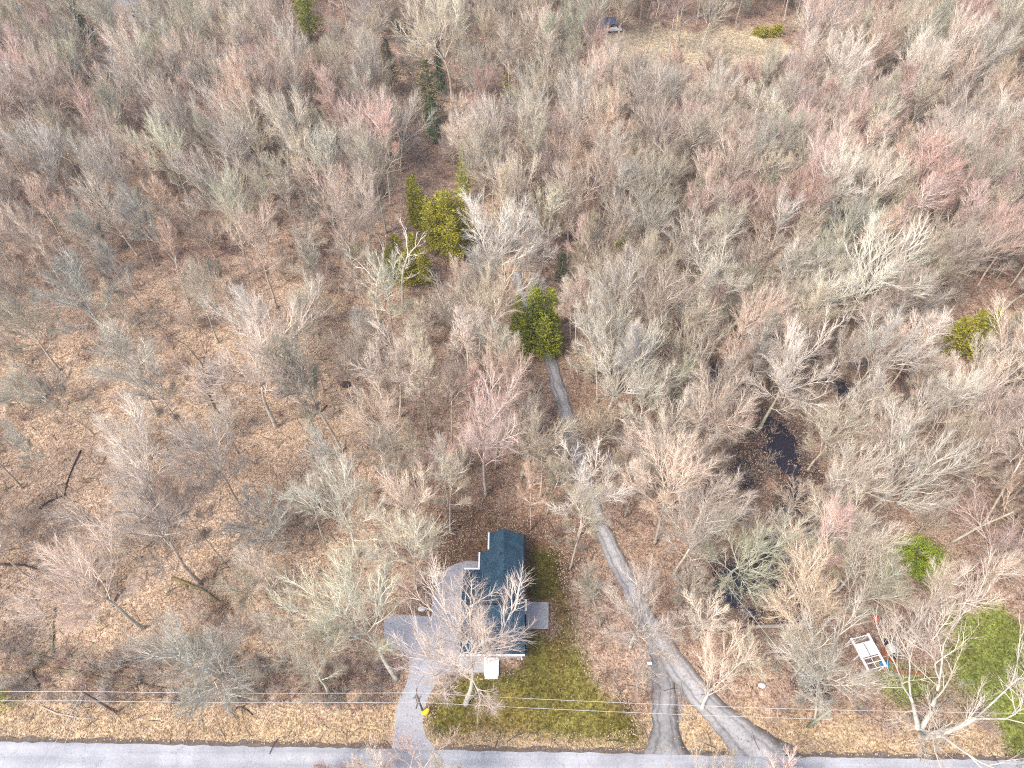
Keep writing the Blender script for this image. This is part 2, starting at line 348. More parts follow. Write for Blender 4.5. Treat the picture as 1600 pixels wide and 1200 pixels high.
# ------------------------------------------------------------------ ground
def sm(a, b, v): t = np.clip((v - a) / (b - a), 0, 1); return t * t * (3 - 2 * t)
def ground_tint(x, y):
    t = wav(x, y, .05, 21); t2 = wav(x, y, .16, 22); t3 = wav(x, y, .5, 23)
    zc = y * CP + CAM_H * SP; u = x / zc                                 # how far to the side of the drone
    litter = np.array([.50, .385, .285]); brown = np.array([.35, .26, .20]); pinkb = np.array([.37, .27, .22])
    k = sm(-.12, -.34, u + .06 * t + .04 * t2) * sm(100, 62, y + 10 * t)     # deep fresh litter to the near left
    k = np.maximum(k, .25 * sm(0, .8, t2))
    c = pinkb[None] * (1 - k[:, None]) + litter[None] * k[:, None]
    k2 = sm(.1, .9, -t2 + .3 * t3)[:, None] * .6; c = c * (1 - k2) + brown[None] * k2
    verge = sm(6.0, 2.5, -road_d(x, y) + 1.2 * t3)[:, None]; c = c * (1 - verge) + np.array([.45, .345, .225])[None] * verge
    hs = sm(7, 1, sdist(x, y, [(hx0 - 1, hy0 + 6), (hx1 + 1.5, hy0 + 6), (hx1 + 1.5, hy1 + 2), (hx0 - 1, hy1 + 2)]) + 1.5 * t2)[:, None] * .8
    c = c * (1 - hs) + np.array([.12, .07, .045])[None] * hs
    gr = sm(.9, -.9, sdist(x, y, lawn_poly) + .9 * t3)[:, None]
    gc = np.array([.115, .105, .028])[None] * (1 + .35 * t2[:, None]) ; gc = gc * (1 - .35 * sm(.3, 1, t3)[:, None]) + np.array([.26, .17, .06])[None] * .35 * sm(.3, 1, t3)[:, None]
    c = c * (1 - gr) + gc * gr
    for p in rlawn:
        gg = sm(1.6, -2.2, sdist(x, y, p) + 1.8 * t3 + 1.2 * t2)[:, None]; c = c * (1 - gg) + np.array([.20, .24, .06])[None] * gg
    cl = sm(3, -3, sdist(x, y, clear_poly) + 3 * t3)[:, None]; c = c * (1 - cl) + np.array([.56, .49, .36])[None] * cl
    mud = np.full(x.shape, -9.0)
    for px_, py_, r in pool_w: mud = np.maximum(mud, 1.8 - np.hypot(x - px_, y - py_) / r)
    mud = np.clip(mud + .3 * wav(x, y, .7, 9), 0, 1)
    mud = sm(.0, .8, mud)[:, None] * .9; c = c * (1 - mud) + np.array([.075, .06, .062])[None] * mud
    return np.clip(c, .004, .95)
def mesh_np(name, V, F, mats, tint=None, fm=None):
    me = bpy.data.meshes.new(name); V = np.asarray(V, np.float32); F = np.asarray(F, np.int32); k = F.shape[1]
    me.vertices.add(len(V)); me.vertices.foreach_set('co', V.ravel())
    me.loops.add(F.size); me.loops.foreach_set('vertex_index', F.ravel())
    me.polygons.add(len(F)); me.polygons.foreach_set('loop_start', np.arange(len(F), dtype=np.int32) * k)
    me.update(calc_edges=True)
    for m_ in (mats if isinstance(mats, list) else [mats]): me.materials.append(m_)
    if tint is not None:
        a = me.attributes.new('tint', 'FLOAT_COLOR', 'POINT')
        a.data.foreach_set('color', np.concatenate([tint, np.ones((len(V), 1))], 1).astype(np.float32).ravel())
    me.validate(); return me
xs = np.concatenate([[-2500, -900, -420, -260], np.arange(-190, 190.1, 1.0), [260, 420, 900, 2500]])
ys = np.concatenate([[-900, -200, -40], np.arange(-8, 118, .8), np.arange(118, 262, 1.3), [300, 400, 700, 1500, 3500]])
X, Y = np.meshgrid(xs, ys); xf, yf = X.ravel(), Y.ravel()
Z = ground_z(xf, yf); nx = len(xs)
I = np.arange(len(xf)).reshape(X.shape)
F = np.stack([I[:-1, :-1].ravel(), I[:-1, 1:].ravel(), I[1:, 1:].ravel(), I[1:, :-1].ravel()], 1)
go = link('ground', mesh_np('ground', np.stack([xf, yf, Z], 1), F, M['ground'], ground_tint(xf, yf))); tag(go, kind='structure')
go.data.polygons.foreach_set('use_smooth', [True] * len(F))
wb = MB(); xa, xb = -60, 150
wb.quad((xa, 30, -.1), (xb, 30, -.1), (xb, 255, -.1), (xa, 255, -.1)); tag(wb.obj('water', M['water']), kind='structure')

def sheet(name, poly, z, m, cuts=1.0, jit=.16):
    """a ground sheet with a worn, slightly uneven edge"""
    P = []
    for i in range(len(poly)):
        a, b = Vector(poly[i]), Vector(poly[(i + 1) % len(poly)]); n = max(1, int((b - a).length / cuts))
        for k in range(n):
            q = a.lerp(b, k / n); P.append((q.x + rng.uniform(-jit, jit), q.y + rng.uniform(-jit, jit), z))
    me = bpy.data.meshes.new(name)
    from mathutils.geometry import tessellate_polygon
    me.from_pydata(P, [], [t if True else t for t in tessellate_polygon([[Vector(p) for p in P]])]); me.materials.append(m); me.update()
    for p in me.polygons:
        if p.normal.z < 0: p.flip()
    o = link(name, me); tag(o, kind='structure'); return o
A = road_a - rdir * 260; B = road_a + rdir * 420
sheet('road', [tuple(A)[:2], tuple(B)[:2], tuple(B + rnor * 7.2)[:2], tuple(A + rnor * 7.2)[:2]], .045, M['asphalt'], .9, .1)
sheet('road_shoulder', [tuple(A - rnor * .55)[:2], tuple(B - rnor * .55)[:2], tuple(B + rnor * .4)[:2], tuple(A + rnor * .4)[:2]], .028, M['edge_dirt'], .7, .22)
sheet('driveway', drive_poly, .036, M['gravel'], .8, .12)
def lane(name, pts, z):
    L, Rr = strip_poly(pts); me = bpy.data.meshes.new(name); V = []; Fc = []; UV = []
    Ls, Rs = [], []
    for i in range(len(L) - 1):
        n = max(1, int((L[i + 1] - L[i]).length / .9))
        for k in range(n): Ls.append(L[i].lerp(L[i + 1], k / n)); Rs.append(Rr[i].lerp(Rr[i + 1], k / n))
    Ls.append(L[-1]); Rs.append(Rr[-1]); s = 0
    for i in range(len(Ls)):
        a = Ls[i] + Vector((rng.uniform(-.2, .2), 0, z)); b = Rs[i] + Vector((rng.uniform(-.2, .2), 0, z))
        for k in range(5): V.append(tuple(a.lerp(b, k / 4))); UV.append((k / 4, i * .9))
    for i in range(len(Ls) - 1):
        for k in range(4): a = i * 5 + k; Fc.append((a, a + 5, a + 6, a + 1))
    me.from_pydata(V, [], Fc); me.materials.append(M['lane']); ul = me.uv_layers.new(name='UVMap')
    for lp in me.loops: ul.data[lp.index].uv = UV[lp.vertex_index]
    me.update()
    for p in me.polygons:
        if p.normal.z < 0: p.flip()
    o = link(name, me); tag(o, kind='structure')
    if z < .033: o.material_slots[0].link = 'OBJECT'; o.material_slots[0].material = M['lane_muddy']
sheet('lane_apron', W([(1008, 985), (1040, 1000), (1078, 1045), (1092, 1090), (1066, 1098), (1062, 1130), (1068, 1184), (1016, 1184), (1018, 1100), (1012, 1040)]), .022, M['dust'], .8, .2)
lane('lane', lane_px, .034); lane('lane_fork', fork_px, .030)
sheet('patio', W([(821, 941), (857, 941), (857, 983), (820, 983)]), .05, M['concrete'], 3, .0)
sheet('front_walk', W([(702, 1030), (757, 1030), (757, 1051), (700, 1051)]), .042, M['concrete'], 3, .02)

# ------------------------------------------------------------------ house
def uvbox(o, along_y):
    me = o.data; ul = me.uv_layers.new(name='UVMap')
    for p in me.polygons:
        for li in p.loop_indices:
            c = me.vertices[me.loops[li].vertex_index].co
            ul.data[li].uv = (c.y, math.hypot(c.x, c.z) * (1 if c.x > 0 else -1)) if along_y else (c.x, math.hypot(c.y, c.z) * (1 if c.y > 0 else -1))
def build_house():
    er = 2.7                                                # eave height
    x0, x1 = at(719, 1022, er).x, at(820, 1022, er).x
    y0 = at(770, 1022, er).y; ym = at(740, 890, er).y       # front block, ridge across
    yb = at(790, 836, er).y; xr0 = at(750, 880, er).x; xr1 = at(765, 850, er).x; ys_ = at(757, 863, er).y
    H = empty('house', ((x0 + x1) / 2, y0, 0)); ox, oy = H.location.x, H.location.y
    tag(H, 'long low house with dark teal shingle roof and stepped back corner', 'house')
    ov = .4; X0, X1, YM, YB = x0 - ox, x1 - ox, ym - oy, yb - oy; XR0, XR1, YS = xr0 - ox, xr1 - ox, ys_ - oy
    b = MB()
    pts = [(X0 + ov, ov), (X1 - ov, ov), (X1 - ov, YB - ov), (XR1 + ov, YB - ov), (XR1 + ov, YS - ov), (XR0 + ov, YS - ov), (XR0 + ov, YM - ov), (X0 + ov, YM - ov)]
    b.poly(pts, 0, er - .05); wall = b.obj('wall', M['siding'], H)
    lap = MB()                                              # lapped boards on the long walls
    for k in range(12):
        z = .3 + k * .2
        lap.box(((X0 + X1) / 2, ov - .012, z), (X1 - X0 - 2 * ov, .02, .17)); lap.box((X1 - ov + .012, YB / 2, z), (.02, YB - 2 * ov, .17)); lap.box((X0 + ov - .012, YM / 2, z), (.02, YM - 2 * ov, .17))
    o = lap.obj('siding_board', M['siding'], wall); o['kind'] = 'stuff'
    # front gable: ridge runs across (x)
    rise = (YM / 2) * .36; t = .16; ry = YM / 2
    b = MB(); e = er
    def slab(m, a, b_, c, d, th=.14):
        n = len(m.v); m.v += [a, b_, c, d] + [(p[0], p[1], p[2] - th) for p in (a, b_, c, d)]
        for q in ((0, 1, 2, 3), (7, 6, 5, 4), (0, 4, 5, 1), (1, 5, 6, 2), (2, 6, 7, 3), (3, 7, 4, 0)): m.f.append(tuple(n + i for i in q)); m.m.append(0)
    slab(b, (X0, 0, e), (X1, 0, e), (X1, ry, e + rise), (X0, ry, e + rise))
    slab(b, (X0, ry + .002, e + rise), (X1, ry + .002, e + rise), (X1, YM, e), (X0, YM, e))
    front = b.obj('roof', M['shingle'], H); uvbox(front, False)
    b = MB(); b.v += [(X0 + ov, ov, e - .06), (X0 + ov, YM - ov, e - .06), (X0 + ov, ry, e + rise - .2), (X1 - ov, ov, e - .06), (X1 - ov, YM - ov, e - .06), (X1 - ov, ry, e + rise - .2)]
    b2 = MB(); b2.v = b.v[3:]; b2.f = [(0, 1, 2)]; b2.m = [0]; b.v = b.v[:3]; b.f = [(0, 2, 1)]; b.m = [0]; b.obj('gable_wall', M['siding'], H); b2.obj('gable_wall', M['siding'], H)
    # rear block: ridge runs away from the road (y), starts inside the front slope
    W2 = X1 - XR0; rx = (XR0 + X1) / 2 + .25; r2 = rise * .96; ys0 = ry * 1.05
    b = MB()
    slab(b, (rx, ys0, e + r2), (X1 - .004, ys0, e + .02), (X1 - .004, YB, e + .02), (rx, YB, e + r2))
    k = (rx - XR1) / (rx - XR0); zr1 = e + r2 - (r2 - .02) * k
    slab(b, (XR0, ys0 + 1.6, e + .02), (rx - .002, ys0 + 1.6, e + r2), (rx - .002, YS, e + r2), (XR0, YS, e + .02))
    slab(b, (XR1, YS + .002, zr1), (rx - .002, YS + .002, e + r2), (rx - .002, YB, e + r2), (XR1, YB, zr1))
    back = b.obj('roof', M['shingle'], H); uvbox(back, True)
    b = MB(); b.v += [(XR1 + ov, YB - ov, e - .06), (X1 - ov, YB - ov, e - .06), (rx, YB - ov, e + r2 - .2)]; b.f.append((0, 1, 2)); b.m.append(0)
    b.v += [(XR1 + ov, YB - ov, e - .06), (rx, YB - ov, e + r2 - .2), (XR1 + ov, YB - ov, zr1 - .2)]; b.f.append((3, 4, 5)); b.m.append(0); b.obj('gable_wall', M['siding'], H)
    def gut(a, b_, mk='white'): 
        m = MB(); a, b_ = Vector(a), Vector(b_); c = (a + b_) / 2; d = b_ - a
        m.box(c, (d.length, .2, .16), math.atan2(d.y, d.x)); m.obj('gutter', M[mk], H)
    gut((X0, -.12, e - .03), (X1, -.12, e - .03)); gut((X0, YM + .12, e - .03), (XR0 - .02, YM + .12, e - .03))
    gut((XR0 - .12, YM + .26, e - .01), (XR0 - .12, YS, e - .01)); gut((XR1 - .12, YS + .12, zr1 - .05), (XR1 - .12, YB, zr1 - .05)); gut((X1 + .13, YB * .0 + .1, e - .01), (X1 + .13, YB, e - .01), 'shingle')
    for cx, cy in ((X0 + .1, -.12), (X1 - .35, -.12)):
        m = MB(); m.tube([(cx, cy, e - .1), (cx, cy - .45, e - .28), (cx, ov - .1, e - .7), (cx, ov - .1, .2)], [.07] * 4, 6); m.obj('downspout', M['white'], H)
    m = MB(); m.tube([(X0 + .02, ry, e + rise + .02), (X1 - .02, ry, e + rise + .02)], [.07, .07], 6); m.obj('ridge_cap', M['shingle'], H)
    # front: picture windows, a door and its white porch deck
    for cx in (X0 + 1.6, X1 - 2.2):
        m = MB(); m.box((cx, ov - .03, 1.45), (1.7, .08, 1.3)); f_ = m.obj('window', M['white'], H)
        for sx_ in (-.41, .41): m = MB(); m.box((cx + sx_, ov - .075, 1.45), (.74, .02, 1.14)); m.obj('pane', M['glass'], f_)
    for cy in (YM * .75, YB * .6, YB * .82):
        m = MB(); m.box((X1 - ov + .03, cy, 1.5), (.08, 1.3, 1.0)); f_ = m.obj('window', M['white'], H); m = MB(); m.box((X1 - ov + .075, cy, 1.5), (.02, 1.14, .84)); m.obj('pane', M['glass'], f_)
    dx = at(768, 1030).x - ox
    m = MB(); m.box((dx, ov - .03, 1.18), (1.0, .07, 2.05)); d_ = m.obj('door', M['door'], H); m = MB(); m.box((dx + .38, ov - .09, 1.1), (.06, .06, .14)); m.obj('handle', M['metal'], d_)
    pa, pb = at(757, 1024, .45), at(779, 1054, .45)
    m = MB(); m.box(((pa.x + pb.x) / 2 - ox, (min(0, pb.y - oy) + ov) / 2 - .1, .24), (pb.x - pa.x, abs(pb.y - oy) + ov, .42)); m.box(((pa.x + pb.x) / 2 - ox, pb.y - oy - .25, .12), (1.5, .34, .2)); m.obj('porch', M['white'], H)
    # chimney on the east wall
    c = at(816, 945, 4.3); m = MB(); m.box((c.x - ox, c.y - oy, 2.1), (.95, 1.25, 4.2)); ch = m.obj('chimney', M['chimney'], H)
    m = MB(); m.box((c.x - ox, c.y - oy, 4.24), (1.1, 1.4, .1)); m.obj('cap', M['pale'], ch); m = MB(); m.tube([(c.x - ox, c.y - oy, 4.29), (c.x - ox, c.y - oy, 4.55)], [.18, .18], 8); m.obj('flue', M['rust'], ch)
    for vx, vy in ((X1 - 2.6, YB * .62), (X1 - 3.0, YB * .78)):
        zz = e + r2 - abs(vx - rx) / (X1 - rx) * r2; m = MB(); m.tube([(vx, vy, zz - .1), (vx, vy, zz + .35)], [.08, .08], 8); m.obj('vent_pipe', M['black'], H)
    m = MB(); zz = e + rise * .6; m.box((X0 + 2.4, ry * 1.4, zz + .1), (.4, .4, .25)); m.obj('roof_vent', M['black'], H)
build_house()
exec_later = []

# ------------------------------------------------------------------ trees
def perp(D, az):
    a = Vector((0, 0, 1)) if abs(D.z) < .95 else Vector((1, 0, 0))
    u = D.cross(a).normalized(); v = D.cross(u)
    return u * math.cos(az) + v * math.sin(az)
SIDES = [8, 6, 4, 3, 3]
def branch(T, Cr, P, D, L, r0, lv, rg, S):
    """S: form settings; T / Cr collect trunk and crown"""
    if lv == 4:                                             # twig: one slim, slightly bent cone
        m_ = (D + Vector((rg.uniform(-.2, .2), rg.uniform(-.2, .2), .12))).normalized()
        Cr.tube([P, P + D * L * .5, P + D * L * .5 + m_ * L * .5] if S.get('bend') else [P, P + (D + m_).normalized() * L], [r0, r0 * .6, 0] if S.get('bend') else [r0, 0], 3, 1, False); return
    ns = (9, 6, 4, 3)[lv]; pts = [P.copy()]; rr = [r0]; d = D.copy(); end = (.45, .30, .30, .3)[lv] * r0
    wob = (S['w0'], S['w1'], .12, .14)[lv]; up = (.02, S['up'], S['up'] * .8, .06)[lv]
    dirs = [d.copy()]
    for i in range(ns):
        d = (d + Vector((rg.gauss(0, wob), rg.gauss(0, wob), rg.gauss(0, wob * .5) + up))).normalized()
        P = P + d * (L / ns); pts.append(P.copy()); t = (i + 1) / ns; rr.append(r0 + (end - r0) * t); dirs.append(d.copy())
    if lv == 0: rr[0] *= 1.35; rr[1] *= 1.05
    tgt = T if lv == 0 or (lv == 1 and S.get('trunk1')) else Cr
    tgt.tube(pts, rr, SIDES[lv], 0, True if lv == 0 else False)
    def along(t):
        f = min(t * ns, ns - 1e-4); i = int(f); return pts[i].lerp(pts[i + 1], f - i), dirs[min(i + 1, ns)], rr[i] + (rr[i + 1] - rr[i]) * (f - i)
    az = rg.uniform(0, 6.28)
    if lv == 0:
        for k in range(S['lead']):                          # leaders from the top of the bole
            a = az + 6.28 * k / S['lead'] + rg.uniform(-.4, .4); tilt = S['ltilt'] * (rg.uniform(.55, 1.3) if S['lead'] < 4 or S.get('bend') else (.12 + .95 * ((k * 3 % S['lead']) + rg.random()) / S['lead']))
            dd = (dirs[-1] * math.cos(tilt) + perp(dirs[-1], a) * math.sin(tilt)).normalized()
            branch(T, Cr, pts[-1] - dirs[-1] * .1, dd, S['lL'] * rg.uniform(.8, 1.12), rr[-1] * (.95 if S['lead'] == 1 else .76 if S['lead'] < 5 else .62), 1, rg, S)
        for k in range(S['lat']):
            t = S['lat0'] + (1 - S['lat0']) * (k + rg.random()) / max(1, S['lat']); p, dr, r = along(t); az += 2.4 + rg.uniform(-.4, .4)
            tilt = R(rg.uniform(38, 62)); dd = (dr * math.cos(tilt) + perp(dr, az) * math.sin(tilt)).normalized()
            branch(T, Cr, p, dd, S['latL'] * rg.uniform(.6, 1.1), r * .38, 1 if not S.get('trunk1') else 2, rg, S)
        return
    n = (0, S['n2'], S['n3'], S['n4'])[lv]; t0 = (0, S.get('t1', .22), .2, .12)[lv]
    tl = (0, 27, 32, 34)[lv]; ratio = (0, S.get('r2', .52), .48, None)[lv]
    for k in range(n):
        t = t0 + (1 - t0) * ((k + rg.random()) / n) ** .9; p, dr, r = along(min(t, .995)); az += 2.4 + rg.uniform(-.5, .5)
        tilt = R(tl + rg.uniform(-14, 14)) * (1.0 - .35 * t); dd = (dr * math.cos(tilt) + perp(dr, az) * math.sin(tilt)).normalized()
        if lv == 3: branch(T, Cr, p, dd, S['tw'] * rg.uniform(.6, 1.25), S['twr'], 4, rg, S)
        else: branch(T, Cr, p, dd, L * ratio * (1.05 - .45 * t) * rg.uniform(.8, 1.15), max(r * .68, (0, .055, .03, .017)[lv]), lv + 1, rg, S)
    if lv < 3:
        branch(T, Cr, pts[-1], dirs[-1], L * (.32 if lv == 1 else .42), end, lv + 1, rg, S)
    else: branch(T, Cr, pts[-1], dirs[-1], S['tw'], end, 4, rg, S)
FORMS = {
    'fan':     dict(H0=10.0, r=.215, w0=.03, w1=.07, up=.055, lead=8, ltilt=R(33), lL=8.0, lat=4, lat0=.62, latL=5.2, n2=9, n3=6, n4=6, tw=.85, twr=.012),
    'wide':    dict(H0=8.0, r=.25, w0=.04, w1=.09, up=.05, lead=8, ltilt=R(49), lL=8.2, lat=4, lat0=.6, latL=5.8, n2=9, n3=6, n4=6, tw=.9, twr=.012),
    'slender': dict(H0=13.0, r=.165, w0=.03, w1=.06, up=.07, lead=5, ltilt=R(28), lL=5.6, lat=5, lat0=.62, latL=3.4, n2=8, n3=6, n4=6, tw=.75, twr=.012),
    'round':   dict(H0=3.4, r=.12, w0=.05, w1=.10, up=.03, lead=8, ltilt=R(62), lL=4.3, lat=3, lat0=.5, latL=3, n2=9, n3=5, n4=5, tw=.65, twr=.0135, t1=.15),
    'crooked': dict(H0=4.2, r=.42, w0=.08, w1=.20, up=.08, lead=5, ltilt=R(36), lL=11, lat=2, lat0=.5, latL=5, n2=9, n3=6, n4=4, tw=1.1, twr=.017, trunk1=True, bend=True),
    'snag':    dict(H0=11, r=.26, w0=.05, w1=.2, up=.0, lead=2, ltilt=R(28), lL=4, lat=9, lat0=.3, latL=2.2, n2=3, n3=2, n4=1, tw=.7, twr=.03),
}
PROTO = {}
def make_proto(form, seed):
    rg = random.Random(seed * 97 + len(form)); S = dict(FORMS[form]); T, Cr = MB(), MB()
    if form == 'crooked' and seed % 2 == 0:                 # several stems from one foot
        for k in range(4):
            a = 6.28 * k / 4 + rg.uniform(-.3, .3); d = Vector((math.cos(a) * .42, math.sin(a) * .42, 1)).normalized()
            S2 = dict(S, r=.25, H0=5, lead=2, lL=9, lat=2, n2=8, n3=5); branch(T, Cr, Vector((math.cos(a) * .2, math.sin(a) * .2, -.35)), d, S2['H0'], .27, 0, rg, S2)
    else: branch(T, Cr, Vector((0, 0, -.35)), Vector((rg.uniform(-.05, .05), rg.uniform(-.05, .05), 1)).normalized(), S['H0'], S['r'], 0, rg, S)
    h = max(v[2] for v in Cr.v)
    return T.mesh('trunk', M['bark'], True), Cr.mesh('crown', [M['limb'], M['twig']], False), h
for f, n in (('fan', 7), ('wide', 5), ('slender', 5), ('round', 4), ('crooked', 2), ('snag', 1)):
    PROTO[f] = [make_proto(f, k) for k in range(n)]
TINT = {'pale': (.71, .61, .505), 'tan': (.67, .535, .42), 'red': (.66, .475, .405), 'olive': (.61, .54, .40), 'grey': (.62, .55, .47), 'white': (.69, .64, .56)}
TWORD = {'pale': 'pale', 'tan': 'tan', 'red': 'reddish', 'olive': 'olive grey', 'grey': 'grey', 'white': 'whitish'}
KNAME = {'fan': 'bare_tree', 'wide': 'spreading_tree', 'slender': 'slender_tree', 'round': 'understory_tree', 'crooked': 'bare_tree', 'snag': 'dead_tree'}
KGROUP = {'fan': 'tall leafless trees of the wood', 'wide': 'broad spreading leafless trees of the wood', 'slender': 'slender leafless trees of the wood', 'round': 'low round leafless trees under the wood'}
taken = []                                                   # x, y, radius
def tree(x, y, form, H, tint, label, group=None, var=None, rz=None, wide=1.0, lean=None, mats=None, loc_z=None):
    t, c, h = PROTO[form][var if var is not None else rng.randrange(len(PROTO[form]))]
    H *= 1.14 if form not in ('round', 'crooked') else 1.0
    s = H / h; z = float(ground_z([x], [y])[0]) if loc_z is None else loc_z
    e = empty(KNAME[form], (x, y, z), rng.uniform(0, 6.28) if rz is None else rz, (s * wide * rng.uniform(.9, 1.1), s * wide * rng.uniform(.9, 1.1), s))
    if lean: e.rotation_euler = (Matrix.Rotation(lean[1], 3, 'Y') @ Matrix.Rotation(lean[0], 3, 'X') @ Matrix.Rotation(e.rotation_euler[2], 3, 'Z')).to_euler()
    tag(e, label, 'tree', group)
    for nm, me in (('trunk', t), ('crown', c)):
        o = link(nm, me, e); k = TINT[tint]; j = rng.uniform(.93, 1.07); o.color = (k[0] * j, k[1] * j * rng.uniform(.98, 1.02), k[2] * j, 1)
        if mats and nm in mats:
            for si, m_ in enumerate(mats[nm]): o.material_slots[si].link = 'OBJECT'; o.material_slots[si].material = m_
    return e
# trees one can point at: base pixel, form, height, colour, width, label
HERO = [
 (225, 982, 'fan', 21, 'pale', 1.15, 'pale leafless tree leaning over the mossy logs, crown above a grey fallen trunk'),
 (312, 912, 'fan', 22, 'pale', 1.25, 'large pale leafless tree beside a snapped mossy trunk on the leaf litter'),
 (352, 882, 'slender', 19, 'tan', .9, 'slender tan leafless tree standing just behind the snapped mossy trunk'),
 (401, 1082, 'fan', 20, 'grey', 1.1, 'grey bushy crowned tree between the mossy logs and the driveway, near the wires'),
 (514, 1084, 'fan', 18, 'olive', .9, 'olive grey leafless tree with thin trunk beside the pale rock near the driveway'),
 (378, 792, 'fan', 20, 'pale', 1.1, 'pale twin leafless tree at the edge of the open leaf litter patch'),
 (432, 668, 'wide', 21, 'grey', 1.1, 'thick trunked grey tree near the blackened dead trunk'),
 (100, 775, 'slender', 16, 'grey', .7, 'thin grey tree whose foot meets two dark fallen logs'),
 (246, 512, 'slender', 18, 'grey', .9, 'slim grey tree rising from a bright patch of tan leaves'),
 (506, 705, 'slender', 21, 'pale', 1.1, 'tall slender pale tree, outer one of a close pair in the leaf litter'),
 (534, 706, 'slender', 22, 'olive', 1.2, 'tall slender olive tree, inner one of a close pair in the leaf litter'),
 (620, 1062, 'fan', 22, 'olive', 1.2, 'large olive grey tree beside the driveway pad, crown over the leaf litter'),
 (728, 1100, 'fan', 21.5, 'grey', 1.3, 'pale leafless tree on the small lawn spreading its crown over the house roof'),
 (903, 838, 'fan', 18, 'white', 1.1, 'whitish spreading tree whose crown hangs over the middle of the gravel lane'),
 (930, 712, 'round', 10, 'olive', 1.3, 'low dense round tree beside the gravel lane above the whitish spreading tree'),
 (1022, 850, 'fan', 21, 'tan', 1.0, 'tall tan leafless tree between the gravel lane and the dark creek'),
 (790, 675, 'fan', 19, 'tan', .95, 'tan leafless tree standing in front of the round green pine'),
 (625, 652, 'fan', 20, 'pale', 1.05, 'pale fan crowned tree below the yellow green cedar group'),
 (707, 706, 'slender', 18, 'tan', 1.0, 'tan slim tree between the house and the yellow green cedar group'),
 (818, 712, 'round', 12, 'pale', 1.1, 'small pale tree close to the gravel lane, halfway from pine to house'),
 (822, 545, 'slender', 14, 'white', .95, 'whitish leafless tree standing against the round green pine'),
 (765, 470, 'wide', 19, 'white', 1.2, 'large whitish twiggy tree beside the yellow green cedar group'),
 (828, 448, 'wide', 15, 'white', 1.0, 'whitish arching tree above the end of the gravel lane'),
 (985, 1012, 'wide', 15, 'pale', 1.15, 'pale tangled tree over the gravel lane bend beside the lawn'),
 (1052, 900, 'fan', 19, 'pale', 1.0, 'pale leaning tree just up the lane from the tangled tree'),
 (1127, 914, 'wide', 19, 'olive', .95, 'olive trunked tree with its foot at the edge of the dark creek'),
 (1097, 1105, 'crooked', 16, 'pale', .72, 'pale forked tree standing on the island where the lane splits'),
 (1258, 1036, 'fan', 21, 'olive', 1.1, 'olive leafless tree between the dark creek and the white frame shelter'),
 (1282, 1112, 'fan', 20, 'pale', 1.15, 'tall pale tree beside the utility pole by the creek mouth'),
 (1272, 1130, 'slender', 15, 'white', 1.2, 'whitish slim tree leaning past the white frame shelter'),
 (1185, 672, 'wide', 22, 'pale', 1.1, 'large pale forked tree on the upper bank of the dark creek'),
 (1303, 545, 'wide', 21, 'pale', 1.2, 'large pale tree with dense crown between the creek and yellow green cedar'),
 (1345, 560, 'fan', 20, 'grey', 1.1, 'grey dense crowned tree beside the large pale dense tree'),
 (1262, 735, 'fan', 16, 'olive', 1.2, 'olive fan shaped tree beside the dark creek pool'),
 (1195, 560, 'fan', 18, 'tan', 1.0, 'tan brush crowned tree above the dark creek'),
 (1365, 740, 'slender', 17, 'pale', 1.1, 'pale long trunked tree leaning away from the dark creek'),
 (1305, 705, 'slender', 17, 'white', 1.1, 'whitish straight tree between creek and yellow green cedar'),
 (1450, 710, 'fan', 16, 'white', 1.0, 'whitish tree with many upright limbs below the yellow green cedar'),
 (1400, 790, 'fan', 20, 'olive', 1.15, 'olive vase shaped tree above the bright green ivy patch'),
 (1500, 770, 'fan', 19, 'red', 1.1, 'reddish tree at the wood edge above the neighbouring lawn'),
 (1530, 930, 'wide', 19, 'red', 1.2, 'large reddish twigged tree beside the neighbouring lawn'),
 (1600, 960, 'fan', 18, 'red', 1.1, 'reddish leafless tree standing on the neighbouring lawn edge'),
 (707, 160, 'wide', 24, 'olive', 1.15, 'very large olive grey tree beside the narrow dark water'),
 (540, 400, 'fan', 19, 'pale', 1.0, 'pale leafless tree on the far side of the cedar group'),
 (630, 480, 'snag', 16, 'white', 1.0, 'whitish nearly dead tree below the yellow green cedar group'),
 (597, 545, 'snag', 18, 'pale', .8, 'tall pale nearly dead tree with long bare trunk'),
 (750, 560, 'snag', 13, 'white', .9, 'whitish dead tree with stub branches beside the round green pine'),
 (560, 650, 'fan', 18, 'tan', .9, 'tan leafless tree near the dark root hole in the leaf litter'),
 (45, 860, 'round', 9, 'grey', 1.1, 'small dark grey crooked tree in the open leaf litter'),
 (560, 870, 'wide', 18, 'pale', 1.0, 'pale low spreading tree behind the driveway turning circle'),
 (660, 850, 'fan', 17, 'pale', .9, 'pale leafless tree behind the stepped corner of the house'),
 (445, 860, 'round', 11, 'grey', 1.3, 'low dense grey tree in the leaf litter behind the olive driveway tree'),
 (640, 790, 'fan', 18, 'tan', 1.0, 'tan leafless tree in the wood behind the driveway circle'),
 (700, 790, 'slender', 16, 'pale', .9, 'slim pale tree straight behind the house'),
 (890, 890, 'slender', 17, 'olive', 1.0, 'slim olive tree between the house and the gravel lane'),
 (1005, 760, 'round', 11, 'pale', 1.1, 'small pale tree between the gravel lane and the tall tan tree'),
 (1210, 855, 'round', 10, 'grey', 1.1, 'small grey round tree standing in the dark creek bed'),
 (1235, 800, 'round', 9, 'grey', .9, 'small grey tree with forked stem at the creek pool end'),
]
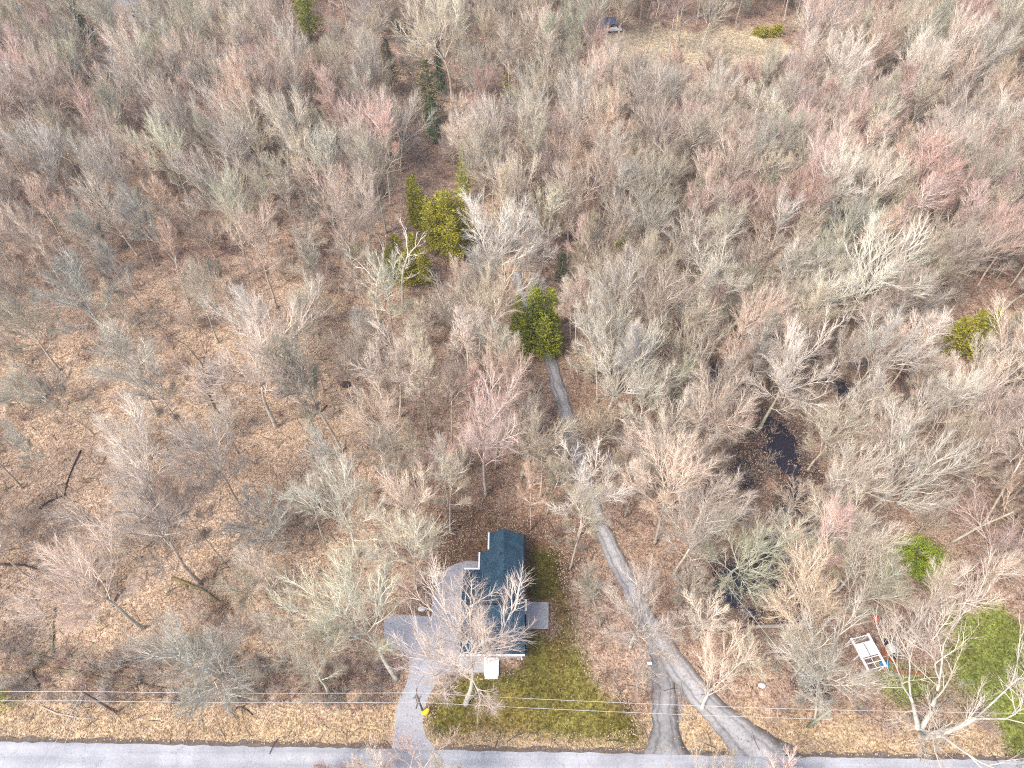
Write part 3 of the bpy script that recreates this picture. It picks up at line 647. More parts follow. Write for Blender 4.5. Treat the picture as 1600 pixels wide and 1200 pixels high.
LEAN = {(728, 1100): (-13, 9), (1282, 1112): (-10, -15), (1272, 1130): (-9, -12), (1258, 1036): (-5, -9), (903, 838): (-3, 2), (985, 1012): (-6, -4), (312, 912): (-3, -5), (620, 1062): (-11, -12), (1127, 914): (0, 3),
        (1365, 740): (0, 6), (1305, 705): (0, 5), (1097, 1105): (-10, -2), (1022, 850): (0, 0)}
for x, y, f, H, tn, wd, lab in HERO:
    p = at(x, y); grp = None; var = 2 if (x, y) == (728, 1100) else None
    ln = LEAN.get((x, y), (rng.gauss(0, 2), rng.gauss(0, 2))); tree(p.x, p.y, f, H, tn, lab, grp, var=var, wide=wd, lean=(R(ln[0]), R(ln[1]))); taken.append((p.x, p.y, 4.2 * wd * H / 20))
# the big many-stemmed tree on the verge beside the neighbour's lawn, and the trees across the road
p = at(1440, 1143); e = tree(p.x, p.y, 'crooked', 21, 'white', 'massive whitish tree with thick low forking stems on the verge', None, var=0, rz=1.1, wide=1.1, lean=(R(-9), R(9))); taken.append((p.x, p.y, 6))
for x, y, f, H, tn, wd, lab in [(655, 1222, 'crooked', 11, 'red', .75, 'reddish forked tree across the road from the driveway mouth'), (700, 1232, 'wide', 11.5, 'pale', .7, 'pale leaning tree across the road beside the driveway mouth'),
                                (1085, 1245, 'crooked', 11, 'olive', .7, 'olive mossy tree across the road from the lane island'), (1135, 1240, 'crooked', 11, 'white', .7, 'whitish crooked tree across the road from the lane mouth'),
                                (1215, 1232, 'round', 8, 'red', .9, 'low reddish tree across the road from the lane mouth'), (520, 1215, 'round', 6, 'red', .9, 'low reddish bush like tree across the road near the wires'), (590, 1222, 'round', 7, 'pale', .9, 'low pale bush like tree across the road near the driveway')]:
    p = at(x, y); tree(p.x, p.y, f, H, tn, lab, wide=wd); taken.append((p.x, p.y, 3))
# a thin white-barked birch by the lane and the blackened dead trunk
p = at(983, 656); tree(p.x, p.y, 'slender', 21, 'white', 'birch with bright white bark beside a fallen pole, right of the lane', wide=1.0, mats={'trunk': [M['white_bark']]}); taken.append((p.x, p.y, 4))
p = at(342, 648); tree(p.x, p.y, 'snag', 15, 'grey', 'blackened dead trunk with short spiky stubs in the leaf litter', wide=.8, var=0, mats={'trunk': [M['dark_bark']], 'crown': [M['dark_bark'], M['dark_bark']]}); taken.append((p.x, p.y, 4))

# evergreens
def evergreen_mesh(H, Rd, seed, lumps, dens, droop, clump=.34, skirt=.12, power=.75):
    rg = random.Random(seed); nr = np.random.RandomState(seed)
    V = []; F_ = []
    def spray(p, d, L, wd):
        n = max(4, int(L / .16 * dens)); side = Vector((-d.y, d.x, 0)); side = side.normalized() if side.length > 1e-3 else Vector((1, 0, 0))
        for k in range(n):
            t = (k + rg.random()) / n; q = p + d * (L * t) + Vector((0, 0, -droop * L * t * t)); ww = wd * (1 - .75 * t)
            for sg in (-1, 1):
                b = q + side * sg * rg.uniform(0, ww) + Vector((rg.gauss(0, .10), rg.gauss(0, .10), rg.gauss(0, .16)))
                dd = (d * rg.uniform(.3, 1) + side * sg * rg.uniform(.2, 1) + Vector((0, 0, rg.uniform(-.5, .35)))).normalized() * clump * rg.uniform(.6, 1.3)
                s2 = dd.cross(Vector((rg.gauss(0, 1), rg.gauss(0, 1), rg.gauss(0, 1)))).normalized() * clump * rg.uniform(.18, .34)
                i = len(V); V.extend([tuple(b - s2), tuple(b + s2), tuple(b + dd)]); F_.append((i, i + 1, i + 2))
    for (cx, cy, hh, rr) in lumps:
        nb = int(hh * 9)
        for k in range(nb):
            t = (k + .5) / nb; z = hh * (skirt + (1 - skirt) * t); rad = rr * (1 - t) ** power * (.35 + .85 * rg.random()) + .15
            az = k * 2.4 + rg.uniform(-.3, .3); d = Vector((math.cos(az), math.sin(az), .25 + .5 * t)).normalized()
            spray(Vector((cx, cy, z)), d, rad, rad * .38 + .12)
    me = bpy.data.meshes.new('crown'); me.from_pydata(V, [], F_); me.update()
    T = MB()
    for cx, cy, hh, rr in lumps: T.tube([(cx * .3, cy * .3, -.3), (cx * .7, cy * .7, hh * .3), (cx, cy, hh * .95)], [.05 + hh * .014, .04 + hh * .011, .02], 7)
    return T.mesh('trunk', M['bark'], True), me
def evergreen(px, py, key, H, Rd, matk, label, lumps=None, dens=1.0, droop=.25, clump=.34, seed=1, name='evergreen_tree', skirt=.12, group=None):
    p = at(px, py); t, c = evergreen_mesh(H, Rd, seed, lumps or [(0, 0, H, Rd)], dens, droop, clump, skirt, .5 if name in ('cedar_tree', 'pine_tree') and H < 16 and lumps else .7); c.materials.append(M[matk])
    e = empty(name, (p.x, p.y, float(ground_z([p.x], [p.y])[0])), rng.uniform(0, 6)); e.rotation_euler[2] = 0 if lumps else e.rotation_euler[2]
    tag(e, label, 'tree', group); link('trunk', t, e).color = (.4, .33, .27, 1); link('crown', c, e); taken.append((p.x, p.y, Rd * .8))
evergreen(702, 398, 'a', 14, 4.4, 'cedar', 'largest yellow green cedar of the group behind the lane end', [(0, 0, 14, 4.0), (2.6, 1.0, 13.5, 3.0), (-2.6, .4, 11.5, 2.8), (1.2, -2.4, 10.5, 2.8), (-1.4, 2.6, 12, 2.4)], 1.1, .2, .42, 3, 'cedar_tree')
evergreen(655, 365, 'b', 13, 3.0, 'cedar', 'narrow bright yellow cedar at the back of the cedar group', [(0, 0, 13, 1.9), (-.9, 1.1, 11.5, 1.5), (1.1, -.8, 10.5, 1.7)], 1.1, .2, .40, 4, 'cedar_tree')
evergreen(652, 438, 'c', 9, 3.2, 'cedar', 'low ragged yellow cedar at the front of the cedar group', [(0, 0, 10.5, 2.4), (-3.2, .8, 9.5, 2.4), (1.8, -2.0, 8.5, 2.2), (-1.4, -2.4, 8, 2.1), (-4.4, -.8, 8, 1.8)], 1.1, .2, .42, 5, 'cedar_tree')
evergreen(676, 385, 'c2', 11, 3.2, 'cedar', 'dark middle cedar between the bright ones of the cedar group', None, 1.0, .2, .40, 15, 'cedar_tree')
evergreen(833, 543, 'd', 12.5, 4.0, 'pine', 'round bright green pine hanging over the gravel lane', [(0, 0, 13.5, 3.6), (2.6, .9, 12.5, 2.6), (-2.6, .6, 11.5, 2.6), (1.6, -2.2, 9.5, 2.6), (-1.8, -1.8, 8.5, 2.4), (.4, 2.4, 12, 2.4), (3.2, -1.6, 7, 1.9)], 1.1, .15, .40, 6, 'pine_tree')
evergreen(876, 447, 'e', 7.5, 1.9, 'spruce', 'small dark blue green spruce beside the end of the lane', None, 1.0, .3, .30, 7, 'spruce_tree')
evergreen(727, 315, 'f', 12, 2.6, 'pine', 'dark green pine just behind the cedar group', None, .9, .3, .36, 8, 'pine_tree')
evergreen(487, 66, 'g', 19, 4.2, 'pine', 'tall narrow green conifer near the top of the wood', None, .8, .3, .5, 9, 'pine_tree')
evergreen(613, 145, 'h', 13, 4.2, 'oldfir', 'grey green sparse conifer beside the narrow dark water', None, .8, .35, .45, 10, 'fir_tree')
evergreen(690, 152, 'i', 12, 2.4, 'spruce', 'dark thin conifer at the foot of the very large olive grey tree', None, .8, .35, .45, 11, 'spruce_tree')
evergreen(673, 195, 'j', 15, 4.8, 'oldfir', 'yellow grey drooping conifer in front of the dark thin conifer', None, .75, .4, .5, 12, 'fir_tree')
evergreen(680, 226, 'k', 11, 3.2, 'spruce', 'small dark conifer in front of the drooping conifer', None, .8, .35, .4, 13, 'spruce_tree')
evergreen(793, 165, 'l', 8, 2.0, 'cedar', 'tiny lime green cedar alone among the far trees', None, .8, .2, .4, 14, 'cedar_tree')
evergreen(968, 388, 'm', 5, 1.9, 'pine', 'small green pine low between the tan trees', None, .8, .3, .36, 16, 'pine_tree')
evergreen(1490, 556, 'n', 11, 4.2, 'cedar', 'yellow green cedar by itself in the creek side wood', [(0, 0, 10.5, 3.0), (2.6, .6, 10, 2.4), (-2.3, .2, 8.5, 2.0)], .9, .2, .42, 17, 'cedar_tree')
evergreen(150, 85, 'o', 13, 3.2, 'spruce', 'dark conifer close to the far white building', None, .8, .3, .5, 18, 'spruce_tree')
evergreen(8, 1100, 'p', 4.5, 1.5, 'pine', 'small green pine by the verge below the wires', None, 1, .3, .3, 19, 'pine_tree')
evergreen(182, 62, 'q', 6, 1.6, 'spruce', 'small dark conifer beside the far white building', None, .8, .3, .45, 20, 'spruce_tree')
for (x, y, rr, H) in [(1400, 868, 3.0, 1.5), (1440, 890, 3.0, 1.4), (1425, 862, 2.4, 1.3), (1462, 905, 2.2, 1.2)]:
    evergreen(x, y, 's', H, rr * 1.15, 'ivy', {1400: 'green juniper mound nearest the creek in the ivy patch', 1440: 'largest green juniper mound in the middle of the ivy patch', 1425: 'green juniper mound at the top of the ivy patch', 1462: 'small green juniper mound at the lawn end of the ivy patch'}[x],
              [(rng.uniform(-rr, rr) * .7, rng.uniform(-rr, rr) * .7, H * rng.uniform(.7, 1.1), rr * .55) for _ in range(7)], 2.2, .1, .26, int(x), 'juniper_bush', 0.0)

# the rest of the wood: scattered by eye into an even, natural spacing
OPEN = [  # parts of the picture that no further crown should cover (pixel x, y, radius)
 (770, 860, 60), (790, 900, 60), (780, 980, 75), (720, 930, 70), (650, 990, 60), (660, 1060, 55), (850, 1000, 65), (900, 1110, 90), (800, 1110, 80), (720, 1140, 60), (880, 900, 45),
 (862, 560, 34), (868, 590, 34), (880, 625, 34), (893, 660, 32), (905, 700, 26), (925, 770, 34), (940, 810, 32), (955, 845, 32), (965, 880, 26), (1030, 1020, 45), (1090, 1090, 60), (1150, 1150, 70),
 (700, 340, 56), (655, 390, 50), (650, 300, 34), (828, 490, 54), (727, 275, 17), (875, 430, 20), (1520, 505, 46), (485, 28, 34), (690, 120, 20), (670, 160, 34), (612, 112, 28), (793, 152, 14), (680, 205, 15), (150, 60, 26),
 (1205, 685, 54), (1195, 740, 42), (1240, 760, 32), (1215, 880, 34), (1160, 915, 42), (1215, 950, 26), (1250, 1000, 18), (1228, 810, 14), (1265, 1050, 12), (1160, 600, 10), (1440, 375, 16), (1300, 345, 12), (1388, 118, 10), (1430, 880, 45), (1355, 1020, 34), (1400, 1030, 34), (1570, 1130, 70), (1540, 1000, 50),
 (633, 45, 16), (1196, 50, 28), (1230, 66, 18), (1150, 66, 22), (1090, 70, 22), (1030, 64, 22), (985, 56, 18), (945, 52, 12), (205, 15, 14),
 (100, 740, 45), (60, 820, 50), (150, 790, 40), (180, 640, 30), (90, 500, 30), (240, 470, 26), (250, 500, 24), (420, 740, 42), (380, 830, 40), (345, 590, 26), (300, 900, 40), (60, 960, 45), (60, 1050, 70), (170, 1060, 70), (250, 1100, 60), (420, 1130, 60), (100, 1120, 80), (560, 1110, 50),
 (470, 900, 30), (550, 960, 20), (430, 640, 20), (1220, 1120, 40), (1340, 1120, 60), (1400, 1170, 70), (1300, 1160, 40), (1380, 960, 30), (990, 560, 12)]
OPENA = np.array(OPEN, float)
def blocked(x, y, H):
    for k in (0.02, .5, .8, 1.1):
        u, v = px_of(x, y, H * k)
        r = (0, 12, 14, 0)[(0.02, .5, .8, 1.1).index(k)] * min(1, H / 18)
        if np.any(np.hypot(OPENA[:, 0] - u, OPENA[:, 1] - v) < OPENA[:, 2] * (1 if k < 1 else .8) + r): return True
    return False
rest = []
def near_taken(x, y, r):
    for a, b, q in grid.get((int(x // 12), int(y // 12)), ()):
        if math.hypot(x - a, y - b) < r + q: return True
    return False
grid = {}
def put(x, y, q):
    cx, cy = int(x // 12), int(y // 12)
    for i in (-1, 0, 1):
        for j in (-1, 0, 1): grid.setdefault((cx + i, cy + j), []).append((x, y, q))
for a in taken: put(a[0], a[1], a[2] * .62)
cand_x = nrg.uniform(-185, 185, 60000); cand_y = nrg.uniform(13, 246, 60000)
fl = np.minimum.reduce([sdist(cand_x, cand_y, lane_poly), sdist(cand_x, cand_y, fork_poly), sdist(cand_x, cand_y, drive_poly), sdist(cand_x, cand_y, house_poly), sdist(cand_x, cand_y, lawn_poly), -road_d(cand_x, cand_y) - 4.5] + [sdist(cand_x, cand_y, p) for p in rlawn] + [np.where(nrg.rand(len(cand_x)) < .10, 5, sdist(cand_x, cand_y, clear_poly) - 1)])
bias = wav(cand_x, cand_y, .05, 71)
for x, y, d_, bz in zip(cand_x, cand_y, fl, bias):
    if d_ < 1.2: continue
    zc = y * CP + CAM_H * SP
    if abs(x) > zc * .72 + 14: continue
    u = x / zc
    sparse = max(0, min(1, (-u - .05) / .25)) * max(0, min(1, (105 - y) / 35))     # the near left is open
    q = rng.random(); form = 'fan' if q < .44 else 'wide' if q < .60 else 'slender' if q < .86 else 'round'
    H = {'fan': rng.uniform(16, 22.5), 'wide': rng.uniform(15, 21), 'slender': rng.uniform(14, 21), 'round': rng.uniform(6.5, 10)}[form]
    rad = {'fan': 2.75, 'wide': 3.1, 'slender': 2.0, 'round': 1.7}[form] * H / (19 if form != 'round' else 9) * (1 + .62 * sparse) * (1 + .14 * bz) * (.94 - .08 * max(0, min(1, u * 5 + .5)))
    if near_taken(x, y, rad): continue
    if blocked(x, y, H): continue
    put(x, y, rad)
    q = rng.random() + .12 * bz; right = max(0, min(1, (u + .1) / .4)); far = max(0, min(1, (y - 90) / 100))
    pr = .05 + .15 * far + .07 * right
    tn = 'red' if q < pr else 'tan' if q < pr + .26 else 'pale' if q < pr + .26 + .28 - .1 * far else 'olive' if q < pr + .74 + .0 * far else 'grey'
    rest.append((x, y, form, H, tn, rng.randrange(len(PROTO[form]))))
rest.sort(key=lambda t: (t[1] * CP + (CAM_H - t[3] * .6) * SP) / (t[3] if t[2] != 'round' else t[3]))
LM = [('the blackened dead trunk', 342, 648), ('the snapped mossy trunk', 312, 912), ('the mossy logs', 150, 1055), ('the driveway pad', 615, 985), ('the driveway circle', 690, 900), ('the house corner', 752, 870), ('the round green pine', 833, 543),
      ('the lane spruce', 876, 447), ('the cedar group', 690, 400), ('the dark green pine', 727, 315), ('the white-barked birch', 983, 656), ('the creek pool', 1205, 690), ('the lower creek bend', 1160, 920), ('the lane island', 1090, 1110),
      ('the white frame shelter', 1355, 1020), ('the ivy patch', 1430, 880), ('the lone cedar', 1528, 548), ('the largest upper pool', 1440, 375), ('the low upper pool', 1250, 332), ('the lime bush', 1200, 50), ('the far blue car', 1243, 90), ('the far blue shed', 945, 45),
      ('the narrow dark water', 633, 50), ('the narrow conifer', 487, 62), ('the far white building', 205, 15), ('the largest far tree', 707, 160), ('the tiny cedar', 793, 160), ('the small green pine', 968, 388), ('the slender pair', 520, 706),
      ('the dark fallen logs', 100, 775), ('the tan leaf patch', 246, 512), ('the drooping conifer', 673, 190), ('the brush pile', 905, 575), ('the massive tree', 1440, 1143), ('the nearly dead tree', 597, 545), ('the small upper pool', 1388, 118), ('the wood edge pool', 1570, 322)]
LMW = [(n, *tuple(at(x, y))[:2]) for n, x, y in LM]
ORD = ['nearest one', 'second', 'third', 'fourth', 'fifth', 'sixth', 'seventh', 'eighth', 'ninth', 'tenth', 'eleventh', 'twelfth', 'thirteenth', 'fourteenth', 'fifteenth', 'sixteenth', 'seventeenth', 'eighteenth', 'nineteenth', 'twentieth']
FW = {'fan': 'tall', 'wide': 'spreading', 'slender': 'slender', 'round': 'low round'}
cnt = {}; single = []; mass = []
for t in rest:
    k = KNAME[t[2]]; u, v = px_of(t[0], t[1], t[3] * .7)
    inview = -60 < u < 1660 and -30 < v < 1230
    if inview and cnt.get(k, 0) < 240 and len(single) < 640: cnt[k] = cnt.get(k, 0) + 1; single.append(t)
    else: mass.append(t)
byl = {}
for i, t in enumerate(single):
    j = min(range(len(LMW)), key=lambda q: math.hypot(LMW[q][1] - t[0], LMW[q][2] - t[1]))
    byl.setdefault((j, t[2], t[4]), []).append((math.hypot(LMW[j][1] - t[0], LMW[j][2] - t[1]), i))
LAB = {}
for (j, f, tn), L in byl.items():
    L.sort()
    for k, (_, i) in enumerate(L):
        base = f'{TWORD[tn]} {FW[f]} leafless tree'
        LAB[i] = f'{base}, {ORD[min(k, 19)]} out from {LMW[j][0]}' if len(L) > 1 and k else f'{base} standing closest by {LMW[j][0]}' if len(L) > 1 else f'the only {base} around {LMW[j][0]}'
for i, (x, y, f, H, tn, var) in enumerate(single):
    tree(x, y, f, H, tn, LAB[i], KGROUP[f], var=var, wide=rng.uniform(.9, 1.12), lean=(R(rng.gauss(0, 2.2)), R(rng.gauss(0, 2.2))))
print('TREES', len(single), len(mass), cnt, len(set(LAB.values())))

def scatter(name, pts, meshobjs_by_kind, tint):
    """far trees past the count limit: one object whose points carry the same tree meshes"""
    V = [p[0] for p in pts]; me = bpy.data.meshes.new(name); me.from_pydata(V, [], []); me.update()
    for nm, ty, vals in (('kind_id', 'INT', [p[1] for p in pts]), ('size', 'FLOAT', [p[2] for p in pts]), ('turn', 'FLOAT', [p[3] for p in pts])):
        a = me.attributes.new(nm, ty, 'POINT'); a.data.foreach_set('value', vals)
    o = link(name, me); o.color = (*tint, 1)
    t = bpy.data.node_groups.new(name, 'GeometryNodeTree')
    t.interface.new_socket('Geometry', in_out='INPUT', socket_type='NodeSocketGeometry'); t.interface.new_socket('Geometry', in_out='OUTPUT', socket_type='NodeSocketGeometry')
    N = t.nodes; gi = N.new('NodeGroupInput'); go_ = N.new('NodeGroupOutput'); jn = N.new('GeometryNodeJoinGeometry')
    def na(nm, ty):
        n = N.new('GeometryNodeInputNamedAttribute'); n.data_type = ty; n.inputs[0].default_value = nm; return n.outputs[0]
    kid = na('kind_id', 'INT'); siz = na('size', 'FLOAT'); trn = na('turn', 'FLOAT')
    cmb = N.new('ShaderNodeCombineXYZ'); t.links.new(trn, cmb.inputs[2])
    for k, objs in meshobjs_by_kind.items():
        cp = N.new('FunctionNodeCompare'); cp.data_type = 'INT'; cp.operation = 'EQUAL'; t.links.new(kid, cp.inputs[2]); cp.inputs[3].default_value = k
        for ob in objs:
            oi = N.new('GeometryNodeObjectInfo'); oi.inputs['Object'].default_value = ob; oi.transform_space = 'ORIGINAL'
            ip = N.new('GeometryNodeInstanceOnPoints'); t.links.new(gi.outputs[0], ip.inputs['Points']); t.links.new(cp.outputs[0], ip.inputs['Selection'])
            t.links.new(oi.outputs['Geometry'], ip.inputs['Instance']); t.links.new(cmb.outputs[0], ip.inputs['Rotation']); t.links.new(siz, ip.inputs['Scale'])
            t.links.new(ip.outputs[0], jn.inputs[0])
    t.links.new(jn.outputs[0], go_.inputs[0])
    md = o.modifiers.new('scatter', 'NODES'); md.node_group = t
    return o
src = {}; keys = [(f, v) for f in ('fan', 'wide', 'slender', 'round') for v in range(len(PROTO[f]))]
for o in C.objects:
    if o.type == 'MESH' and o.parent and o.name.split('.')[0] in ('trunk', 'crown'):
        for ki, (f, v) in enumerate(keys):
            if o.data in PROTO[f][v][:2]: src.setdefault(ki, {}).setdefault(o.data.name, o)
for tn in ('pale', 'tan', 'red', 'olive', 'grey'):
    pts = [((t[0], t[1], float(ground_z([t[0]], [t[1]])[0])), keys.index((t[2], t[5])), t[3] * (1.14 if t[2] != 'round' else 1) / PROTO[t[2]][t[5]][2], rng.uniform(0, 6.28)) for t in mass if t[4] == tn]
    if pts:
        o = scatter('distant_trees', pts, {k: list(v.values()) for k, v in src.items()}, TINT[tn])
        tag(o, {'pale': 'pale', 'tan': 'tan', 'red': 'reddish', 'olive': 'olive grey', 'grey': 'grey'}[tn] + ' leafless trees making up the far edge of the wood', 'trees', kind='stuff')

# ------------------------------------------------------------------ undergrowth, leaves, grass (nobody could count these)
def tile(proto_v, proto_f, X, Y, Z, S, A, SZ=None):
    n = len(X); pv = np.array(proto_v, np.float32); pf = np.array(proto_f, np.int32)
    ca, sa = np.cos(A), np.sin(A); SZ = S if SZ is None else SZ
    vx = (pv[None, :, 0] * ca[:, None] - pv[None, :, 1] * sa[:, None]) * S[:, None] + X[:, None]
    vy = (pv[None, :, 0] * sa[:, None] + pv[None, :, 1] * ca[:, None]) * S[:, None] + Y[:, None]
    vz = pv[None, :, 2] * SZ[:, None] + Z[:, None]
    V = np.stack([vx, vy, vz], 2).reshape(-1, 3); F = (pf[None] + (np.arange(n) * len(pv))[:, None, None]).reshape(-1, pf.shape[1])
    return V, F
def bush_proto(seed, stems, h, spread):
    rg = random.Random(seed); b = MB()
    for k in range(stems):
        a = rg.uniform(0, 6.28); r = rg.uniform(.0, .35); d = Vector((math.cos(a) * spread * rg.random(), math.sin(a) * spread * rg.random(), 1)).normalized()
        P = Vector((math.cos(a) * r, math.sin(a) * r, 0)); L = h * rg.uniform(.5, 1.1); Q = P + d * L
        b.tube([P, Q], [.022, 0], 3, 0, False)
        for j in range(5):
            t = rg.uniform(.3, .9); q = P.lerp(Q, t); a2 = rg.uniform(0, 6.28); dd = (d + Vector((math.cos(a2), math.sin(a2), .2)) * .8).normalized()
            b.tube([q, q + dd * L * .4 * rg.uniform(.5, 1)], [.016, 0], 3, 0, False)
    return b.v, b.f
N_B = 4200
bx_ = nrg.uniform(-175, 175, N_B * 3); by_ = nrg.uniform(14, 225, N_B * 3)
q_ = nrg.uniform(-62, -14, 330); w_ = nrg.uniform(4.2, 10, 330); bx_ = np.concatenate([q_, bx_]); by_ = np.concatenate([road_a.y + (q_ - road_a.x) * rdir.y / rdir.x + w_, by_])
flb = np.minimum.reduce([sdist(bx_, by_, lane_poly), sdist(bx_, by_, fork_poly), sdist(bx_, by_, drive_poly), sdist(bx_, by_, house_poly), sdist(bx_, by_, lawn_poly), -road_d(bx_, by_) - 2.5, sdist(bx_, by_, clear_poly)] + [sdist(bx_, by_, p) for p in rlawn])
zcb = by_ * CP + CAM_H * SP; ub = bx_ / zcb
dens = .85 - .6 * sm(.0, -.3, ub) * sm(110, 70, by_); clum = sm(-.6, .8, wav(bx_, by_, .25, 88))
rdb = -road_d(bx_, by_); band = (rdb > 4.5) & (rdb < 10.5) & (ub < -.12)
dens = np.where(band, 1.6, dens)
keep = (flb > .7) & (np.abs(bx_) < zcb * .72 + 6) & (nrg.rand(len(bx_)) < dens * (.35 + .65 * clum))
bx_, by_ = bx_[keep][:N_B], by_[keep][:N_B]; n = len(bx_); third = np.arange(n) % 3
for k, (st, hh, sp, cl, lab) in enumerate([(16, 2.2, .9, (.34, .265, .225), 'tan brown saplings and brush under the wood'), (14, 2.8, .6, (.40, .36, .30), 'pale upright saplings under the wood'), (20, 1.4, 1.3, (.27, .17, .14), 'low reddish brush on the woodland floor')]):
    v, f = bush_proto(k + 3, st, hh, sp); s_ = third == k; X_, Y_ = bx_[s_], by_[s_]; m_ = len(X_)
    V, F_ = tile(v, f, X_, Y_, ground_z(X_, Y_) - .03, nrg.uniform(.7, 1.35, m_), nrg.uniform(0, 6.28, m_))
    tc = np.repeat(np.array(cl)[None] * nrg.uniform(.7, 1.3, (m_, 1)) * nrg.uniform(.94, 1.06, (m_, 3)), len(v), 0)
    o = link('undergrowth', mesh_np('undergrowth', V, F_, M['brush'], tc)); tag(o, lab, 'undergrowth', kind='stuff')
# curled leaves and leaf clumps where the litter shows
def bits(name, n, xr, yr, size, cols, matk, lab, cat, test, quad):
    X_ = nrg.uniform(*xr, n); Y_ = nrg.uniform(*yr, n); k = test(X_, Y_); X_, Y_ = X_[k], Y_[k]; m_ = len(X_)
    V, F_ = tile(*quad, X_, Y_, ground_z(X_, Y_) + .055, size * nrg.uniform(.6, 1.5, m_), nrg.uniform(0, 6.28, m_))
    cc = np.array(cols)[nrg.randint(0, len(cols), m_)] * nrg.uniform(.75, 1.25, (m_, 1)); tc = np.repeat(cc, len(quad[0]), 0)
    o = link(name, mesh_np(name, V, F_, M[matk], tc)); tag(o, lab, cat, kind='stuff')
leafq = ([(-1, -.4, .05), (.1, -.65, .45), (1, .1, .08), (-.1, .7, .3)], [(0, 1, 2), (0, 2, 3)])
def inside(X_, Y_):
    zc = Y_ * CP + CAM_H * SP
    hard = np.minimum.reduce([sdist(X_, Y_, lane_poly), sdist(X_, Y_, fork_poly), sdist(X_, Y_, drive_poly), sdist(X_, Y_, lawn_poly) + .8])
    hard = np.where((hard < 0) & (nrg.rand(len(X_)) < .10 * np.exp(hard / 2.0) + .02), 1, hard)
    return (np.abs(X_) < zc * .73 + 3) & (np.minimum.reduce([hard, sdist(X_, Y_, house_poly), -road_d(X_, Y_) - .3] + [sdist(X_, Y_, p) for p in rlawn]) > 0)
bits('leaf_litter', 190000, (-78, 78), (14, 95), .078, [(.42, .30, .21), (.48, .36, .25), (.37, .27, .19), (.50, .40, .31), (.30, .21, .16), (.46, .37, .29)], 'leafbits', 'curled tan and orange fallen leaves covering the woodland floor', 'leaves', inside, leafq)
bladeq = ([(-.12, 0, 0), (.12, .03, 0), (.05, .35, 1), (.5, -.1, 0), (.6, .12, 0), (.95, .2, .8), (-.5, -.3, 0), (-.42, -.5, 0), (-.8, -.55, .9)], [(0, 1, 2), (3, 4, 5), (6, 7, 8)])
bits('lawn_grass', 26000, (-16, 26), (16, 50), .17, [(.12, .11, .025), (.085, .09, .02), (.16, .14, .035), (.21, .16, .07), (.08, .095, .02)], 'grassbits', 'short olive tufts of the lawn beside the house', 'grass', lambda a, b: sdist(a, b, lawn_poly) < -.2 + .5 * wav(a, b, .5, 23), bladeq)
bits('lawn_grass', 26000, (38, 100), (14, 52), .20, [(.19, .25, .045), (.15, .20, .04), (.25, .28, .06), (.26, .23, .10)], 'grassbits', 'bright green tufts of the neighbouring lawn', 'grass', lambda a, b: np.minimum.reduce([sdist(a, b, p) for p in rlawn]) + 1.6 * wav(a, b, .5, 23) + 1.4 * wav(a, b, .9, 29) < -.4, bladeq)

stick = MB(); stick.tube([(-1, 0, .05), (-.2, .08, .09), (.9, -.05, .05)], [.035, .028, 0], 3, 0, False); stick.tube([(-.1, .07, .08), (.5, .45, .2)], [.02, 0], 3, 0, False)
tri = []
for f in stick.f: tri += [f] if len(f) == 3 else [(f[0], f[1], f[2]), (f[0], f[2], f[3])]
bits('fallen_twigs', 5200, (-85, 90), (15, 120), .95, [(.16, .12, .10), (.30, .25, .21), (.42, .37, .32), (.22, .19, .10), (.10, .075, .065)], 'leafbits', 'thin fallen branches and twigs lying in the leaves', 'twigs', inside, (stick.v, tri))
# ------------------------------------------------------------------ fallen logs
def log(a, b, r, mk, label, stubs=3, name='fallen_log', bow=.3):
    A_, B_ = at(*a), at(*b); n = max(4, int((B_ - A_).length / 1.0)); P = []; d = (B_ - A_).normalized(); s = Vector((-d.y, d.x, 0)); sg = rng.choice((-1, 1))
    for k in range(n + 1):
        t = k / n; q = A_.lerp(B_, t) + s * (math.sin(t * 3.14) * bow * sg + rng.uniform(-.08, .08)); gz = float(ground_z([q.x], [q.y])[0]); P.append((q.x, q.y, gz + r * .75))
    e = empty(name, P[0]); o0 = Vector(P[0]); m = MB(); loc = [tuple(Vector(p) - o0) for p in P]
    m.tube(loc, [r * (1 - .55 * k / n) * rng.uniform(.9, 1.1) for k in range(n + 1)], 7); m.obj('trunk', M[mk], e, True)
    for k in range(stubs):
        i = rng.randrange(1, n); q = Vector(loc[i]); dd = (d * .5 + s * rng.choice((-1, 1)) * rng.uniform(.4, 1) + Vector((0, 0, .3))).normalized(); L = rng.uniform(.8, 2.2)
        m = MB(); m.tube([q, q + dd * L * .5, q + dd * L + Vector((0, 0, -.1))], [r * .35, r * .25, r * .08], 5); m.obj('branch', M[mk], e)
    tag(e, label, 'log')
